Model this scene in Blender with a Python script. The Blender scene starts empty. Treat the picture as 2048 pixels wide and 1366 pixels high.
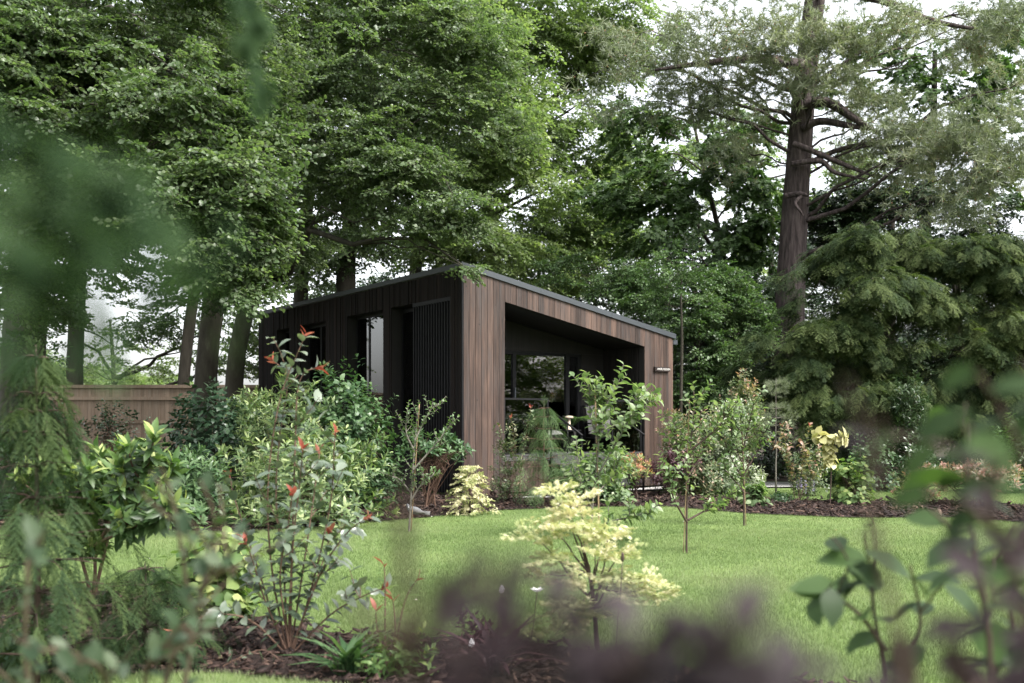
import bpy, math, random
import numpy as np
from mathutils import Vector, Matrix

# ---------------------------------------------------------------- camera, sky, sun, exposure
scene = bpy.context.scene
COL = scene.collection
FPX, HOR, EYE = 2000.0, 844.0, 1.4          # focal length and horizon in photo pixels, eye height in metres
cam = bpy.data.cameras.new('camera')
cam.sensor_width = 36.0
cam.lens = FPX / 2048 * 36.0
cam.shift_y = (HOR - 683) / 2048
cam.clip_start, cam.clip_end = 0.05, 3000
cam.dof.use_dof = True
cam.dof.focus_distance = 14.0
cam.dof.aperture_fstop = 2.3
camo = bpy.data.objects.new('camera', cam)
camo.location = (0, 0, EYE)
camo.rotation_euler = (math.pi / 2, 0, 0)
COL.objects.link(camo)
scene.camera = camo

SUN_EL, SUN_AZ = math.radians(52), math.radians(128)     # azimuth clockwise from +Y: behind the camera to the right
world = bpy.data.worlds.new('World')
scene.world = world
world.use_nodes = True
wn, wl = world.node_tree.nodes, world.node_tree.links
bg = wn['Background']
sky = wn.new('ShaderNodeTexSky')
sky.sky_type = 'NISHITA'
sky.sun_disc = False
sky.sun_elevation = SUN_EL
sky.sun_rotation = SUN_AZ
sky.air_density, sky.dust_density, sky.ozone_density = 1.0, 4.0, 1.0
hs = wn.new('ShaderNodeHueSaturation')
hs.inputs['Saturation'].default_value = 0.22             # a bright, evenly clouded sky
wl.new(sky.outputs['Color'], hs.inputs['Color'])
wl.new(hs.outputs['Color'], bg.inputs['Color'])
bg.inputs['Strength'].default_value = 0.15
sun = bpy.data.lights.new('sun', 'SUN')
sun.energy = 1.5
sun.angle = math.radians(14)
sun.color = (1.0, 0.96, 0.9)
suno = bpy.data.objects.new('sun', sun)
sd = Vector((math.sin(SUN_AZ) * math.cos(SUN_EL), math.cos(SUN_AZ) * math.cos(SUN_EL), math.sin(SUN_EL)))
suno.rotation_euler = sd.to_track_quat('Z', 'Y').to_euler()
suno.location = (8, -8, 14)
COL.objects.link(suno)
scene.view_settings.view_transform = 'Standard'
scene.view_settings.look = 'None'
scene.view_settings.exposure = 1.95
scene.view_settings.gamma = 1.0
cy = scene.cycles
cy.max_bounces, cy.diffuse_bounces, cy.glossy_bounces = 6, 3, 3
cy.transmission_bounces, cy.transparent_max_bounces = 4, 8
cy.caustics_reflective = cy.caustics_refractive = False
cy.sample_clamp_indirect = 6

# ---------------------------------------------------------------- helpers
R = np.random.default_rng
def P(px, py, d):
    return np.array([(px - 1024) / FPX * d, d, EYE + (HOR - py) / FPX * d])
def G(px, py):
    d = EYE * FPX / (py - HOR)
    return np.array([(px - 1024) / FPX * d, d, 0.0])
def nrm(a):
    a = np.asarray(a, float)
    return a / np.maximum(np.linalg.norm(a, axis=-1, keepdims=True), 1e-9)
def tag(o, label=None, cat=None, group=None, kind=None):
    if label: o['label'] = label
    if cat: o['category'] = cat
    if group: o['group'] = group
    if kind: o['kind'] = kind
    return o
def thing(name, label, cat, loc=(0, 0, 0), rz=0, group=None):
    o = bpy.data.objects.new(name, None)
    o.empty_display_size = 0.2
    COL.objects.link(o)
    o.location = tuple(float(c) for c in loc)
    o.rotation_euler = (0, 0, rz)
    return tag(o, label, cat, group)

class Geo:
    """collects triangles with one random tint per vertex, builds ONE mesh object"""
    def __init__(self):
        self.V, self.F, self.T, self.n = [], [], [], 0
    def add(self, V, F, T=0.5):
        V = np.asarray(V, np.float32).reshape(-1, 3)
        F = np.asarray(F, np.int64).reshape(-1, 3)
        T = np.broadcast_to(np.asarray(T, np.float32), (len(V),))
        self.V.append(V); self.F.append(F + self.n); self.T.append(T); self.n += len(V)
    def arrays(self):
        return np.concatenate(self.V), np.concatenate(self.F), np.concatenate(self.T)
    def hexa(self, c, T=0.5):
        """8 corners: bottom ring 0-3 counter-clockwise from above, top ring 4-7"""
        q = [(0, 3, 2, 1), (4, 5, 6, 7), (0, 1, 5, 4), (1, 2, 6, 5), (2, 3, 7, 6), (3, 0, 4, 7)]
        f = []
        for a, b, cc, d in q: f += [(a, b, cc), (a, cc, d)]
        c = np.asarray(c, float)
        Vs = []; Fs = []
        for i, (a, b, e, d) in enumerate(q):      # split corners: flat sides
            Vs += [c[a], c[b], c[e], c[d]]; Fs += [(4*i, 4*i+1, 4*i+2), (4*i, 4*i+2, 4*i+3)]
        self.add(Vs, Fs, T)
    def box(self, x0, x1, y0, y1, z0, z1, T=0.5):
        self.hexa([(x0,y0,z0),(x1,y0,z0),(x1,y1,z0),(x0,y1,z0),(x0,y0,z1),(x1,y0,z1),(x1,y1,z1),(x0,y1,z1)], T)
    def tube(self, pts, rad, k=6, T=0.5, cap=True, rough=0.0, rng=None, flat=None):
        pts = np.asarray(pts, float); n = len(pts)
        rad = np.broadcast_to(np.asarray(rad, float), (n,))
        t = nrm(np.gradient(pts, axis=0))
        ref = np.zeros((n, 3)); ref[:, int(np.argmin(np.abs(t).max(0)))] = 1.0
        a = nrm(np.cross(ref, t)); b = np.cross(t, a)
        th = np.arange(k) * 2 * math.pi / k
        rr = rad[:, None] * np.ones((1, k))
        if rough and rng is not None:
            lob = 1 + rough * np.sin(th * 3 + rng.uniform(0, 6)) + rough * 0.7 * np.sin(th * 5 + rng.uniform(0, 6))
            rr = rr * lob[None, :] * (1 + rough * 0.5 * rng.standard_normal((n, k)))
        sx, sy = (1, 1) if flat is None else flat
        V = pts[:, None, :] + rr[..., None] * (np.cos(th)[None, :, None] * a[:, None, :] * sx + np.sin(th)[None, :, None] * b[:, None, :] * sy)
        V = V.reshape(-1, 3)
        i = np.arange(n - 1)[:, None] * k; j = np.arange(k)[None, :]; j2 = (j + 1) % k
        A, B, C, D = i + j, i + j2, i + k + j2, i + k + j
        F = np.concatenate([np.stack([A, B, C], -1).reshape(-1, 3), np.stack([A, C, D], -1).reshape(-1, 3)])
        if cap:
            V = np.concatenate([V, pts[:1], pts[-1:]]); m = n * k
            c0 = np.stack([np.full(k, m), (np.arange(k) + 1) % k, np.arange(k)], -1)
            c1 = np.stack([np.full(k, m + 1), (n - 1) * k + np.arange(k), (n - 1) * k + (np.arange(k) + 1) % k], -1)
            F = np.concatenate([F, c0, c1])
        self.add(V, F, T)
    def inst(self, tpl, pos, d, up, size, tint=None, keep_t=False):
        """copies of template triangles into THIS mesh: +Y of the template along d, +Z near up"""
        V, F, T = tpl
        pos = np.asarray(pos, float).reshape(-1, 3); N = len(pos)
        if N == 0: return
        d = nrm(np.broadcast_to(np.asarray(d, float), (N, 3)))
        x = nrm(np.cross(d, np.broadcast_to(np.asarray(up, float), (N, 3)) + 1e-4)); z = np.cross(x, d)
        s = np.broadcast_to(np.asarray(size, float), (N,))[:, None, None]
        W = pos[:, None, :] + s * (V[None, :, 0:1] * x[:, None, :] + V[None, :, 1:2] * d[:, None, :] + V[None, :, 2:3] * z[:, None, :])
        FF = F[None] + (np.arange(N) * len(V))[:, None, None]
        tt = np.broadcast_to(T[None], (N, len(V)))
        if tint is not None:
            tt = np.clip(tt + (np.asarray(tint, float)[:, None] - 0.5), 0, 1) if keep_t else np.broadcast_to(np.asarray(tint, float)[:, None], (N, len(V)))
        self.add(W.reshape(-1, 3), FF.reshape(-1, 3), tt.reshape(-1))
    def build(self, name, mat, parent=None, smooth=False, local=None):
        V, F, T = self.arrays()
        if parent is not None and local is None:      # geometry given in world space: bring into the parent's space
            L = np.array(parent.location); c, s = math.cos(-parent.rotation_euler.z), math.sin(-parent.rotation_euler.z)
            V = V - L
            V = np.stack([V[:, 0] * c - V[:, 1] * s, V[:, 0] * s + V[:, 1] * c, V[:, 2]], -1)
        me = bpy.data.meshes.new(name)
        nf = len(F)
        me.vertices.add(len(V)); me.vertices.foreach_set('co', np.ascontiguousarray(V, np.float32).ravel())
        me.loops.add(nf * 3); me.loops.foreach_set('vertex_index', np.ascontiguousarray(F, np.int32).ravel())
        me.polygons.add(nf); me.polygons.foreach_set('loop_start', np.arange(0, nf * 3, 3, dtype=np.int32))
        if smooth: me.polygons.foreach_set('use_smooth', np.ones(nf, bool))
        at = me.attributes.new('tint', 'FLOAT', 'POINT'); at.data.foreach_set('value', np.ascontiguousarray(T, np.float32))
        me.update(calc_edges=True)
        me.materials.append(mat)
        o = bpy.data.objects.new(name, me)
        COL.objects.link(o)
        if parent is not None: o.parent = parent
        return o

# ---------------------------------------------------------------- materials
def new_mat(name):
    m = bpy.data.materials.new(name); m.use_nodes = True
    nt = m.node_tree
    return m, nt.nodes, nt.links, nt.nodes['Principled BSDF'], nt.nodes['Material Output']
def ramp(n, stops):
    r = n.new('ShaderNodeValToRGB'); e = r.color_ramp.elements
    while len(e) < len(stops): e.new(0.5)
    for k, (p, c) in enumerate(stops):
        e[k].position = p; e[k].color = (*c, 1)
    return r
def tint_node(n):
    a = n.new('ShaderNodeAttribute'); a.attribute_name = 'tint'; return a.outputs['Fac']
def leaf_mat(name, stops, rough=0.42, trans=0.35, spec=0.45, tcol=(1.3, 1.5, 0.7)):
    m, n, l, p, o = new_mat(name)
    r = ramp(n, stops); l.new(tint_node(n), r.inputs['Fac'])
    l.new(r.outputs['Color'], p.inputs['Base Color'])
    p.inputs['Roughness'].default_value = rough
    p.inputs['Specular IOR Level'].default_value = spec
    t = n.new('ShaderNodeBsdfTranslucent')
    mu = n.new('ShaderNodeMixRGB'); mu.blend_type = 'MULTIPLY'; mu.inputs['Fac'].default_value = 1
    mu.inputs['Color2'].default_value = (*tcol, 1)
    l.new(r.outputs['Color'], mu.inputs['Color1']); l.new(mu.outputs['Color'], t.inputs['Color'])
    mx = n.new('ShaderNodeMixShader'); mx.inputs['Fac'].default_value = trans
    l.new(p.outputs['BSDF'], mx.inputs[1]); l.new(t.outputs['BSDF'], mx.inputs[2])
    l.new(mx.outputs['Shader'], o.inputs['Surface'])
    return m
def noise_mat(name, stops, scale=(8, 8, 8), detail=6, rough=0.8, bump=0.3, bscale=None, spec=0.25, dist=0.02, use_tint=0.0):
    m, n, l, p, o = new_mat(name)
    tc = n.new('ShaderNodeTexCoord'); mp = n.new('ShaderNodeMapping'); mp.inputs['Scale'].default_value = scale
    l.new(tc.outputs['Object'], mp.inputs['Vector'])
    nz = n.new('ShaderNodeTexNoise'); nz.inputs['Scale'].default_value = 1.0; nz.inputs['Detail'].default_value = detail
    nz.inputs['Roughness'].default_value = 0.62
    l.new(mp.outputs['Vector'], nz.inputs['Vector'])
    fac = nz.outputs['Fac']
    if use_tint:
        ad = n.new('ShaderNodeMath'); ad.operation = 'MULTIPLY_ADD'
        l.new(tint_node(n), ad.inputs[0]); ad.inputs[1].default_value = use_tint
        sb = n.new('ShaderNodeMath'); sb.operation = 'SUBTRACT'; l.new(fac, sb.inputs[0]); sb.inputs[1].default_value = use_tint / 2
        l.new(sb.outputs[0], ad.inputs[2]); fac = ad.outputs[0]
    r = ramp(n, stops); l.new(fac, r.inputs['Fac']); l.new(r.outputs['Color'], p.inputs['Base Color'])
    p.inputs['Roughness'].default_value = rough; p.inputs['Specular IOR Level'].default_value = spec
    if bump:
        b = n.new('ShaderNodeBump'); b.inputs['Strength'].default_value = bump; b.inputs['Distance'].default_value = dist
        h = nz.outputs['Fac']
        if bscale:
            mp2 = n.new('ShaderNodeMapping'); mp2.inputs['Scale'].default_value = bscale
            l.new(tc.outputs['Object'], mp2.inputs['Vector'])
            n2 = n.new('ShaderNodeTexNoise'); n2.inputs['Scale'].default_value = 1; n2.inputs['Detail'].default_value = 8
            l.new(mp2.outputs['Vector'], n2.inputs['Vector']); h = n2.outputs['Fac']
        l.new(h, b.inputs['Height']); l.new(b.outputs['Normal'], p.inputs['Normal'])
    return m
def plain_mat(name, col, rough=0.5, metal=0.0, spec=0.4, var=0.15):
    lo = tuple(c * (1 - var) for c in col); hi = tuple(c * (1 + var) for c in col)
    m = noise_mat(name, [(0.35, lo), (0.65, hi)], (5, 5, 5), 5, rough, 0.05, spec=spec)
    m.node_tree.nodes['Principled BSDF'].inputs['Metallic'].default_value = metal
    return m
def wood_mat(name, lo, mid, hi, grey, rough=0.62, spec=0.3):
    """weathered board: tint shifts each board, long grain streaks, greyish patches and a few knots"""
    m, n, l, p, o = new_mat(name)
    tc = n.new('ShaderNodeTexCoord')
    def nz(scale, det, ofs=False):
        mp = n.new('ShaderNodeMapping'); mp.inputs['Scale'].default_value = scale
        l.new(tc.outputs['Object'], mp.inputs['Vector'])
        t = n.new('ShaderNodeTexNoise'); t.noise_dimensions = '4D'; t.inputs['Scale'].default_value = 1; t.inputs['Detail'].default_value = det
        t.inputs['Roughness'].default_value = 0.65
        l.new(mp.outputs['Vector'], t.inputs['Vector'])
        w = n.new('ShaderNodeMath'); w.operation = 'MULTIPLY'; w.inputs[1].default_value = 37.0
        l.new(tint_node(n), w.inputs[0]); l.new(w.outputs[0], t.inputs['W'])
        return t.outputs['Fac']
    g = nz((70, 70, 1.6), 5)
    pt = nz((7, 7, 0.9), 4)
    kn = nz((16, 16, 9), 2)
    ad = n.new('ShaderNodeMath'); ad.operation = 'MULTIPLY_ADD'; l.new(tint_node(n), ad.inputs[0]); ad.inputs[1].default_value = 0.36
    sb = n.new('ShaderNodeMath'); sb.operation = 'SUBTRACT'; l.new(g, sb.inputs[0]); sb.inputs[1].default_value = 0.18
    l.new(sb.outputs[0], ad.inputs[2])
    r = ramp(n, [(0.32, lo), (0.5, mid), (0.70, hi)]); l.new(ad.outputs[0], r.inputs['Fac'])
    r2 = ramp(n, [(0.45, (0, 0, 0)), (0.68, (0.8, 0.8, 0.8))]); l.new(pt, r2.inputs['Fac'])
    mx = n.new('ShaderNodeMixRGB'); l.new(r2.outputs['Color'], mx.inputs['Fac']); l.new(r.outputs['Color'], mx.inputs['Color1']); mx.inputs['Color2'].default_value = (*grey, 1)
    r3 = ramp(n, [(0.70, (0, 0, 0)), (0.76, (0.85, 0.85, 0.85))]); l.new(kn, r3.inputs['Fac'])
    mk = n.new('ShaderNodeMixRGB'); l.new(r3.outputs['Color'], mk.inputs['Fac']); l.new(mx.outputs['Color'], mk.inputs['Color1']); mk.inputs['Color2'].default_value = (*[c * 0.55 for c in lo], 1)
    l.new(mk.outputs['Color'], p.inputs['Base Color'])
    p.inputs['Roughness'].default_value = rough; p.inputs['Specular IOR Level'].default_value = spec
    b = n.new('ShaderNodeBump'); b.inputs['Strength'].default_value = 0.35; b.inputs['Distance'].default_value = 0.004
    l.new(g, b.inputs['Height']); l.new(b.outputs['Normal'], p.inputs['Normal'])
    return m
def glass_mat(name, tint, refl=1.0):
    m, n, l, p, o = new_mat(name)
    n.remove(p)
    tr = n.new('ShaderNodeBsdfTransparent'); tr.inputs['Color'].default_value = (*tint, 1)
    gl = n.new('ShaderNodeBsdfGlossy'); gl.inputs['Roughness'].default_value = 0.015; gl.inputs['Color'].default_value = (refl, refl, refl, 1)
    tc = n.new('ShaderNodeTexCoord'); nz = n.new('ShaderNodeTexNoise'); nz.inputs['Scale'].default_value = 0.8
    l.new(tc.outputs['Object'], nz.inputs['Vector'])
    b = n.new('ShaderNodeBump'); b.inputs['Strength'].default_value = 0.05; b.inputs['Distance'].default_value = 0.05
    l.new(nz.outputs['Fac'], b.inputs['Height']); l.new(b.outputs['Normal'], gl.inputs['Normal'])
    fr = n.new('ShaderNodeFresnel'); fr.inputs['IOR'].default_value = 2.0
    mx = n.new('ShaderNodeMixShader'); l.new(fr.outputs['Fac'], mx.inputs['Fac'])
    l.new(tr.outputs['BSDF'], mx.inputs[1]); l.new(gl.outputs['BSDF'], mx.inputs[2]); l.new(mx.outputs['Shader'], o.inputs['Surface'])
    return m
# ---------------------------------------------------------------- ground, lawn, beds, path
def sheet(name, pts, z, mat, sub=0, bump=0.0, seed=0):
    import bmesh
    bm = bmesh.new()
    f = bm.faces.new([bm.verts.new((float(a), float(b), z)) for a, b in pts])
    bmesh.ops.triangulate(bm, faces=[f])
    bmesh.ops.recalc_face_normals(bm, faces=bm.faces)
    for fc in bm.faces:
        if fc.normal.z < 0: fc.normal_flip()
    me = bpy.data.meshes.new(name); bm.to_mesh(me); bm.free()
    me.materials.append(mat)
    o = bpy.data.objects.new(name, me); COL.objects.link(o)
    return tag(o, kind='structure')
m_ground = noise_mat('far_grass', [(0.3, (0.10, 0.15, 0.05)), (0.7, (0.16, 0.20, 0.08))], (0.05, 0.05, 0.05), 6, 0.9, 0.1)
m_lawn = noise_mat('lawn_grass', [(0.3, (0.085, 0.130, 0.034)), (0.5, (0.11, 0.165, 0.046)), (0.72, (0.145, 0.195, 0.062))], (1.3, 1.3, 1.3), 8, 0.85, 0.4, (90, 90, 90))
m_soil = noise_mat('leaf_litter', [(0.3, (0.02, 0.015, 0.01)), (0.7, (0.06, 0.042, 0.028))], (4, 4, 4), 9, 0.9, 0.7, (30, 30, 30))
m_mulch = noise_mat('bark_mulch', [(0.3, (0.011, 0.007, 0.006)), (0.7, (0.036, 0.022, 0.018))], (14, 14, 14), 9, 0.85, 1.0, (45, 45, 45), dist=0.03)
m_chip = noise_mat('bark_chip', [(0.1, (0.012, 0.007, 0.006)), (0.55, (0.042, 0.024, 0.019)), (0.95, (0.16, 0.105, 0.078))], (30, 30, 30), 4, 0.75, 0.3, use_tint=0.9)
m_path = noise_mat('paving', [(0.3, (0.30, 0.29, 0.28)), (0.7, (0.42, 0.41, 0.39))], (3, 3, 3), 8, 0.8, 0.2)
sheet('ground', [(-900, -200), (900, -200), (900, 1600), (-900, 1600)], -0.06, m_ground)
sheet('lawn', [(-14, -6), (22, -6), (22, 30), (-14, 30)], 0.0, m_lawn)
sheet('woodland_floor', [(-45, 14.2), (-6.2, 14.2), (-3.2, 20), (6.0, 23.5), (22.5, 21.5), (45, 21.5), (45, 75), (-45, 75)], 0.006, m_soil)
front_edge = [G(*p)[:2] for p in [(-350, 1165), (200, 1185), (420, 1215), (600, 1262), (800, 1278), (1000, 1276), (1150, 1300), (1400, 1352), (1900, 1392), (2400, 1400)]]
near_edge = [G(*p)[:2] for p in [(2400, 1450), (1200, 1430), (700, 1374), (450, 1347), (-350, 1357)]]
BED_F = front_edge + near_edge
back_near = [G(*p)[:2] for p in [(-400, 1062), (250, 1062), (460, 1064), (620, 1056), (800, 1040), (900, 1031), (1000, 1021), (1200, 1014), (1330, 1013), (1500, 1028), (1700, 1036), (1900, 1036), (2060, 1046), (2400, 1052)]]
back_far = [G(*p)[:2] for p in [(2400, 1012), (2048, 1012), (1900, 1003), (1700, 1003), (1560, 1001), (1400, 996), (1300, 988)]]
BED_B = back_near + back_far + [np.array([3.6, 20.2]), np.array([0.0, 19.0]), np.array([-1.2, 18.9]), np.array([-4.6, 24.0]), np.array([-13.5, 24.0])]
sheet('front_flower_bed', BED_F, 0.010, m_mulch)
sheet('rear_flower_bed', BED_B, 0.014, m_mulch)
sheet('paved_path', [(-0.2, 18.05), (1.2, 18.3), (2.4, 20.15), (3.9, 21.0), (6.2, 21.2), (6.6, 22.9), (3.9, 22.9), (3.5, 21.55)], 0.03, m_path)
def inside(pts, poly):
    x, y = pts[:, 0], pts[:, 1]; c = np.zeros(len(x), bool); n = len(poly)
    for i in range(n):
        x0, y0 = poly[i]; x1, y1 = poly[(i + 1) % n]
        if y0 == y1: continue
        h = ((y0 > y) != (y1 > y)) & (x < (x1 - x0) * (y - y0) / (y1 - y0) + x0)
        c ^= h
    return c
def scatter(rng, y0, y1, n, margin=1.0):
    y = rng.uniform(y0, y1, n * 2); x = rng.uniform(-1, 1, n * 2) * (y1 * 0.56 + margin)
    k = np.abs(x) < y * 0.53 + margin
    return np.stack([x[k], y[k]], -1)[:n]
# grass blades: one object nobody could count
rng = R(5)
g = Geo()
blade = (np.array([(-0.5, 0, 0), (0.5, 0, 0), (0.05, 1, 0.25)], float), np.array([(0, 1, 2)]), np.array([0.35, 0.35, 0.75]))
for y0, y1, dens, hgt, wid in ((2.8, 6.0, 11000, 0.044, 0.09), (6.0, 9.0, 7500, 0.040, 0.11), (9.0, 13.0, 4200, 0.036, 0.15), (13.0, 20.5, 2000, 0.034, 0.2)):
    area = (y0 + y1) * 0.53 * (y1 - y0) + 2 * (y1 - y0)
    p = scatter(rng, y0, y1, int(dens * area))
    p = p[~(inside(p, BED_F) | inside(p, BED_B))]
    p = p[~((p[:, 1] > 13.5) & (p[:, 0] < -6.5))]
    n = len(p); th = rng.uniform(0, 2 * math.pi, n); lean = rng.uniform(0.05, 0.55, n)
    d = np.stack([np.cos(th) * lean, np.sin(th) * lean, np.ones(n)], -1)
    th2 = rng.uniform(0, 2 * math.pi, n)
    b2 = (blade[0] * np.array([wid, 1, 1]), blade[1], blade[2])
    patch = 0.5 + 0.12 * np.sin(p[:, 0] * 3.1 + 2 * np.sin(p[:, 1] * 2.3)) + 0.22 * np.sin(p[:, 0] * 0.9 + 1.3 * np.sin(p[:, 1] * 0.7)) * np.sin(p[:, 1] * 0.8 + 0.6)
    g.inst(b2, np.c_[p, np.zeros(n)], d, np.stack([np.cos(th2), np.sin(th2), np.zeros(n)], -1), hgt * rng.uniform(0.45, 1.05, n), np.clip(patch + rng.uniform(-0.18, 0.18, n), 0, 1), keep_t=True)
m_blade = leaf_mat('grass_blade', [(0, (0.083, 0.125, 0.042)), (0.5, (0.132, 0.188, 0.070)), (1, (0.225, 0.265, 0.13))], 0.5, 0.3, 0.3, (1.2, 1.3, 0.7))
o = g.build('grass', m_blade); tag(o, 'short mown green grass of the lawn', 'grass', kind='stuff')
# bark chips
def chips(poly, name, label, n, y0, y1, size, seed):
    rng = R(seed); p = scatter(rng, y0, y1, n, 0.6); p = p[inside(p, poly)]; n = len(p)
    V = np.array([(-.5, 0, 0), (.5, 0, 0), (.42, 1, .05), (-.35, .93, .12), (-.4, 0.05, -.22), (.45, 0.02, -.22), (.3, .95, -.15), (-.3, .9, -.12)], float) * np.array([0.42, 1, 0.5])
    F = np.array([(0, 1, 2), (0, 2, 3), (0, 4, 5), (0, 5, 1), (1, 5, 6), (1, 6, 2), (2, 6, 7), (2, 7, 3), (3, 7, 4), (3, 4, 0)])
    th = rng.uniform(0, 2 * math.pi, n); d = np.stack([np.cos(th), np.sin(th), rng.normal(0, .35, n)], -1)
    g = Geo(); g.inst((V, F, np.full(8, .5)), np.c_[p, rng.uniform(0.015, 0.05, n)], d, np.array([0, 0, 1]) + rng.normal(0, .35, (n, 3)), size * rng.lognormal(0, .5, n), np.clip(rng.beta(1.6, 2.6, n), 0, 1))
    tag(g.build(name, m_chip), label, 'mulch', kind='stuff')
chips(BED_F, 'bark_mulch', 'dark brown bark chips covering the near flower bed', 22000, 4.5, 9.0, 0.040, 1)
chips(BED_B, 'bark_mulch', 'dark brown bark chips covering the bed around the garden room', 32000, 12.5, 19.5, 0.05, 2)

# ---------------------------------------------------------------- the garden room
D0 = 18.6
O = np.array([(925 - 1024) / FPX * D0, D0, 0.0])
RZ = math.atan2(0.5745, 0.8185)
house = thing('garden_room', 'dark timber clad garden room with sloping roof and covered deck', 'garden room', O, RZ)
house['kind'] = 'thing'
def L2W(u, v, z):
    c, s = math.cos(RZ), math.sin(RZ)
    return np.array([O[0] + u * c - v * s, O[1] + u * s + v * c, z])
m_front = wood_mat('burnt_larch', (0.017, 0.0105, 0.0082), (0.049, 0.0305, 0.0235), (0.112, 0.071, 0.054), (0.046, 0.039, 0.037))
m_side = wood_mat('shaded_larch', (0.005, 0.0038, 0.0035), (0.010, 0.0075, 0.0068), (0.023, 0.016, 0.014), (0.011, 0.010, 0.010), .8, .12)  # tree shade on the side wall is put into these darker boards
m_trim = plain_mat('slate_grey_metal', (0.030, 0.036, 0.042), 0.55, 0.0, 0.5, 0.06)
m_lining = wood_mat('shade_dark_lining', (0.004, 0.0035, 0.003), (0.008, 0.0065, 0.006), (0.016, 0.012, 0.010), (0.010, 0.009, 0.009))  # the porch's shade is put into this near-black board colour
m_roof = plain_mat('grey_roof_membrane', (0.12, 0.125, 0.13), 0.8)
m_black = plain_mat('black_metal', (0.009, 0.009, 0.010), 0.55, 0, 0.15)
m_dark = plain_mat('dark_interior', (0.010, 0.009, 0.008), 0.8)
m_win = glass_mat('window_glass', (0.28, 0.30, 0.30), 0.95)
m_doorglass = glass_mat('door_glass', (0.72, 0.75, 0.73), 0.95)
m_clear = glass_mat('balustrade_glass', (0.88, 0.91, 0.90), 0.8)
m_deck = wood_mat('grey_decking', (0.034, 0.033, 0.032), (0.058, 0.057, 0.055), (0.085, 0.083, 0.08), (0.055, 0.055, 0.055))
SL = 0.195
UW, VL = 5.37, 10.29                       # front width and side length
ztop = lambda u: 4.26 - SL * u             # top of cladding
zopen = lambda u: 3.885 - SL * u           # soffit edge of the porch opening
U0, U1 = 0.9436, 4.543
ZD = 0.77
rng = R(11)
g = Geo()
bw = 0.1348; gap = 0.007; u = 0.012; tk = 0.022
nb = 0
us = [0.012 + (U0 - 0.012) * i / 7 for i in range(8)] + [U0 + (U1 - U0) * i / 27 for i in range(1, 28)] + [U1 + (UW - U1) * i / 6 for i in range(1, 7)]
for a, b in zip(us[:-1], us[1:]):
    a2, b2 = a + gap * rng.uniform(0.2, 0.7), b - gap * rng.uniform(0.2, 0.7)
    y0 = -tk - rng.uniform(0, 0.003)
    mid = (a + b) / 2; t = np.clip(rng.normal(0.5, 0.26), 0.02, 0.98)
    if U0 < mid < U1:
        g.hexa([(a2, y0, zopen(a2)), (b2, y0, zopen(b2)), (b2, 0, zopen(b2)), (a2, 0, zopen(a2)), (a2, y0, ztop(a2)), (b2, y0, ztop(b2)), (b2, 0, ztop(b2)), (a2, 0, ztop(a2))], t)
    else:
        g.hexa([(a2, y0, .05), (b2, y0, .05), (b2, 0, .05), (a2, 0, .05), (a2, y0, ztop(a2)), (b2, y0, ztop(b2)), (b2, 0, ztop(b2)), (a2, 0, ztop(a2))], t)
for i in range(27):                         # boards under the deck edge
    a, b = us[7 + i] + .003, us[8 + i] - .003
    if 2.05 < (a + b) / 2 < 3.65: continue
    g.box(a, b, -tk, 0, .05, ZD - 0.13, np.clip(rng.normal(.45, .2), 0, 1))
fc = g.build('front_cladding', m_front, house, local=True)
g = Geo()                                   # solid backing of the front wall
g.hexa([(0.1, .002, 0), (U0, .002, 0), (U0, .16, 0), (0.1, .16, 0), (0.1, .002, ztop(.1)), (U0, .002, ztop(U0)), (U0, .16, ztop(U0)), (0.1, .16, ztop(.1))])
g.hexa([(U1, .002, 0), (UW - .16, .002, 0), (UW - .16, .16, 0), (U1, .16, 0), (U1, .002, ztop(U1)), (UW - .16, .002, ztop(UW - .16)), (UW - .16, .16, ztop(UW - .16)), (U1, .16, ztop(U1))])
g.hexa([(U0, .002, zopen(U0) + .002), (U1, .002, zopen(U1) + .002), (U1, .16, zopen(U1) + .002), (U0, .16, zopen(U0) + .002), (U0, .002, ztop(U0)), (U1, .002, ztop(U1)), (U1, .16, ztop(U1)), (U0, .16, ztop(U0))])
g.build('front_wall', m_dark, house, local=True)
g = Geo(); g.box(-0.022, 0.010, -0.024, 0.012, .05, 4.255); g.build('corner_trim', m_black, house, local=True)
# side wall: narrow boards at two depths, openings cut out
ZH = 3.78
openings = [(.379, 2.753, 0.03, ZH), (3.108, 4.829, 0.80, ZH), (5.985, 7.461, 0.80, ZH), (8.159, 8.971, 0.80, ZH)]
g = Geo(); v = 0.014
edges = sorted([o[0] for o in openings] + [o[1] for o in openings] + [VL])
while v < VL - .02:
    w = rng.choice([0.052, 0.07, 0.07, 0.095]); nxt = min([e for e in edges if e > v + 1e-4]); b = v + w
    if nxt - b < 0.035: b = nxt
    x0 = -rng.choice([0.022, 0.034]); t = np.clip(rng.normal(.5, .25), .02, .98); a2, b2 = v + .003, b - .003
    m = (v + b) / 2; seg = [(0.05, 4.25)]
    for q in openings:
        if q[0] < m < q[1]: seg = [(0.05, q[2]), (q[3], 4.25)] if q[2] > .1 else [(q[3], 4.25)]
    for z0, z1 in seg: g.box(x0, 0, a2, b2, z0, z1, t)
    v = b
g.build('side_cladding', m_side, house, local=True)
g = Geo(); prev = 0.0; X0, X1 = .002, .10
for q in openings:
    g.box(X0, X1, prev if prev else .17, q[0], 0, 4.22); g.box(X0, X1, q[0], q[1], q[3] + .002, 4.22)
    if q[2] > .1: g.box(X0, X1, q[0], q[1], 0, q[2] - .002)
    prev = q[1]
g.box(X0, X1, prev, VL, 0, 4.22)
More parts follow.
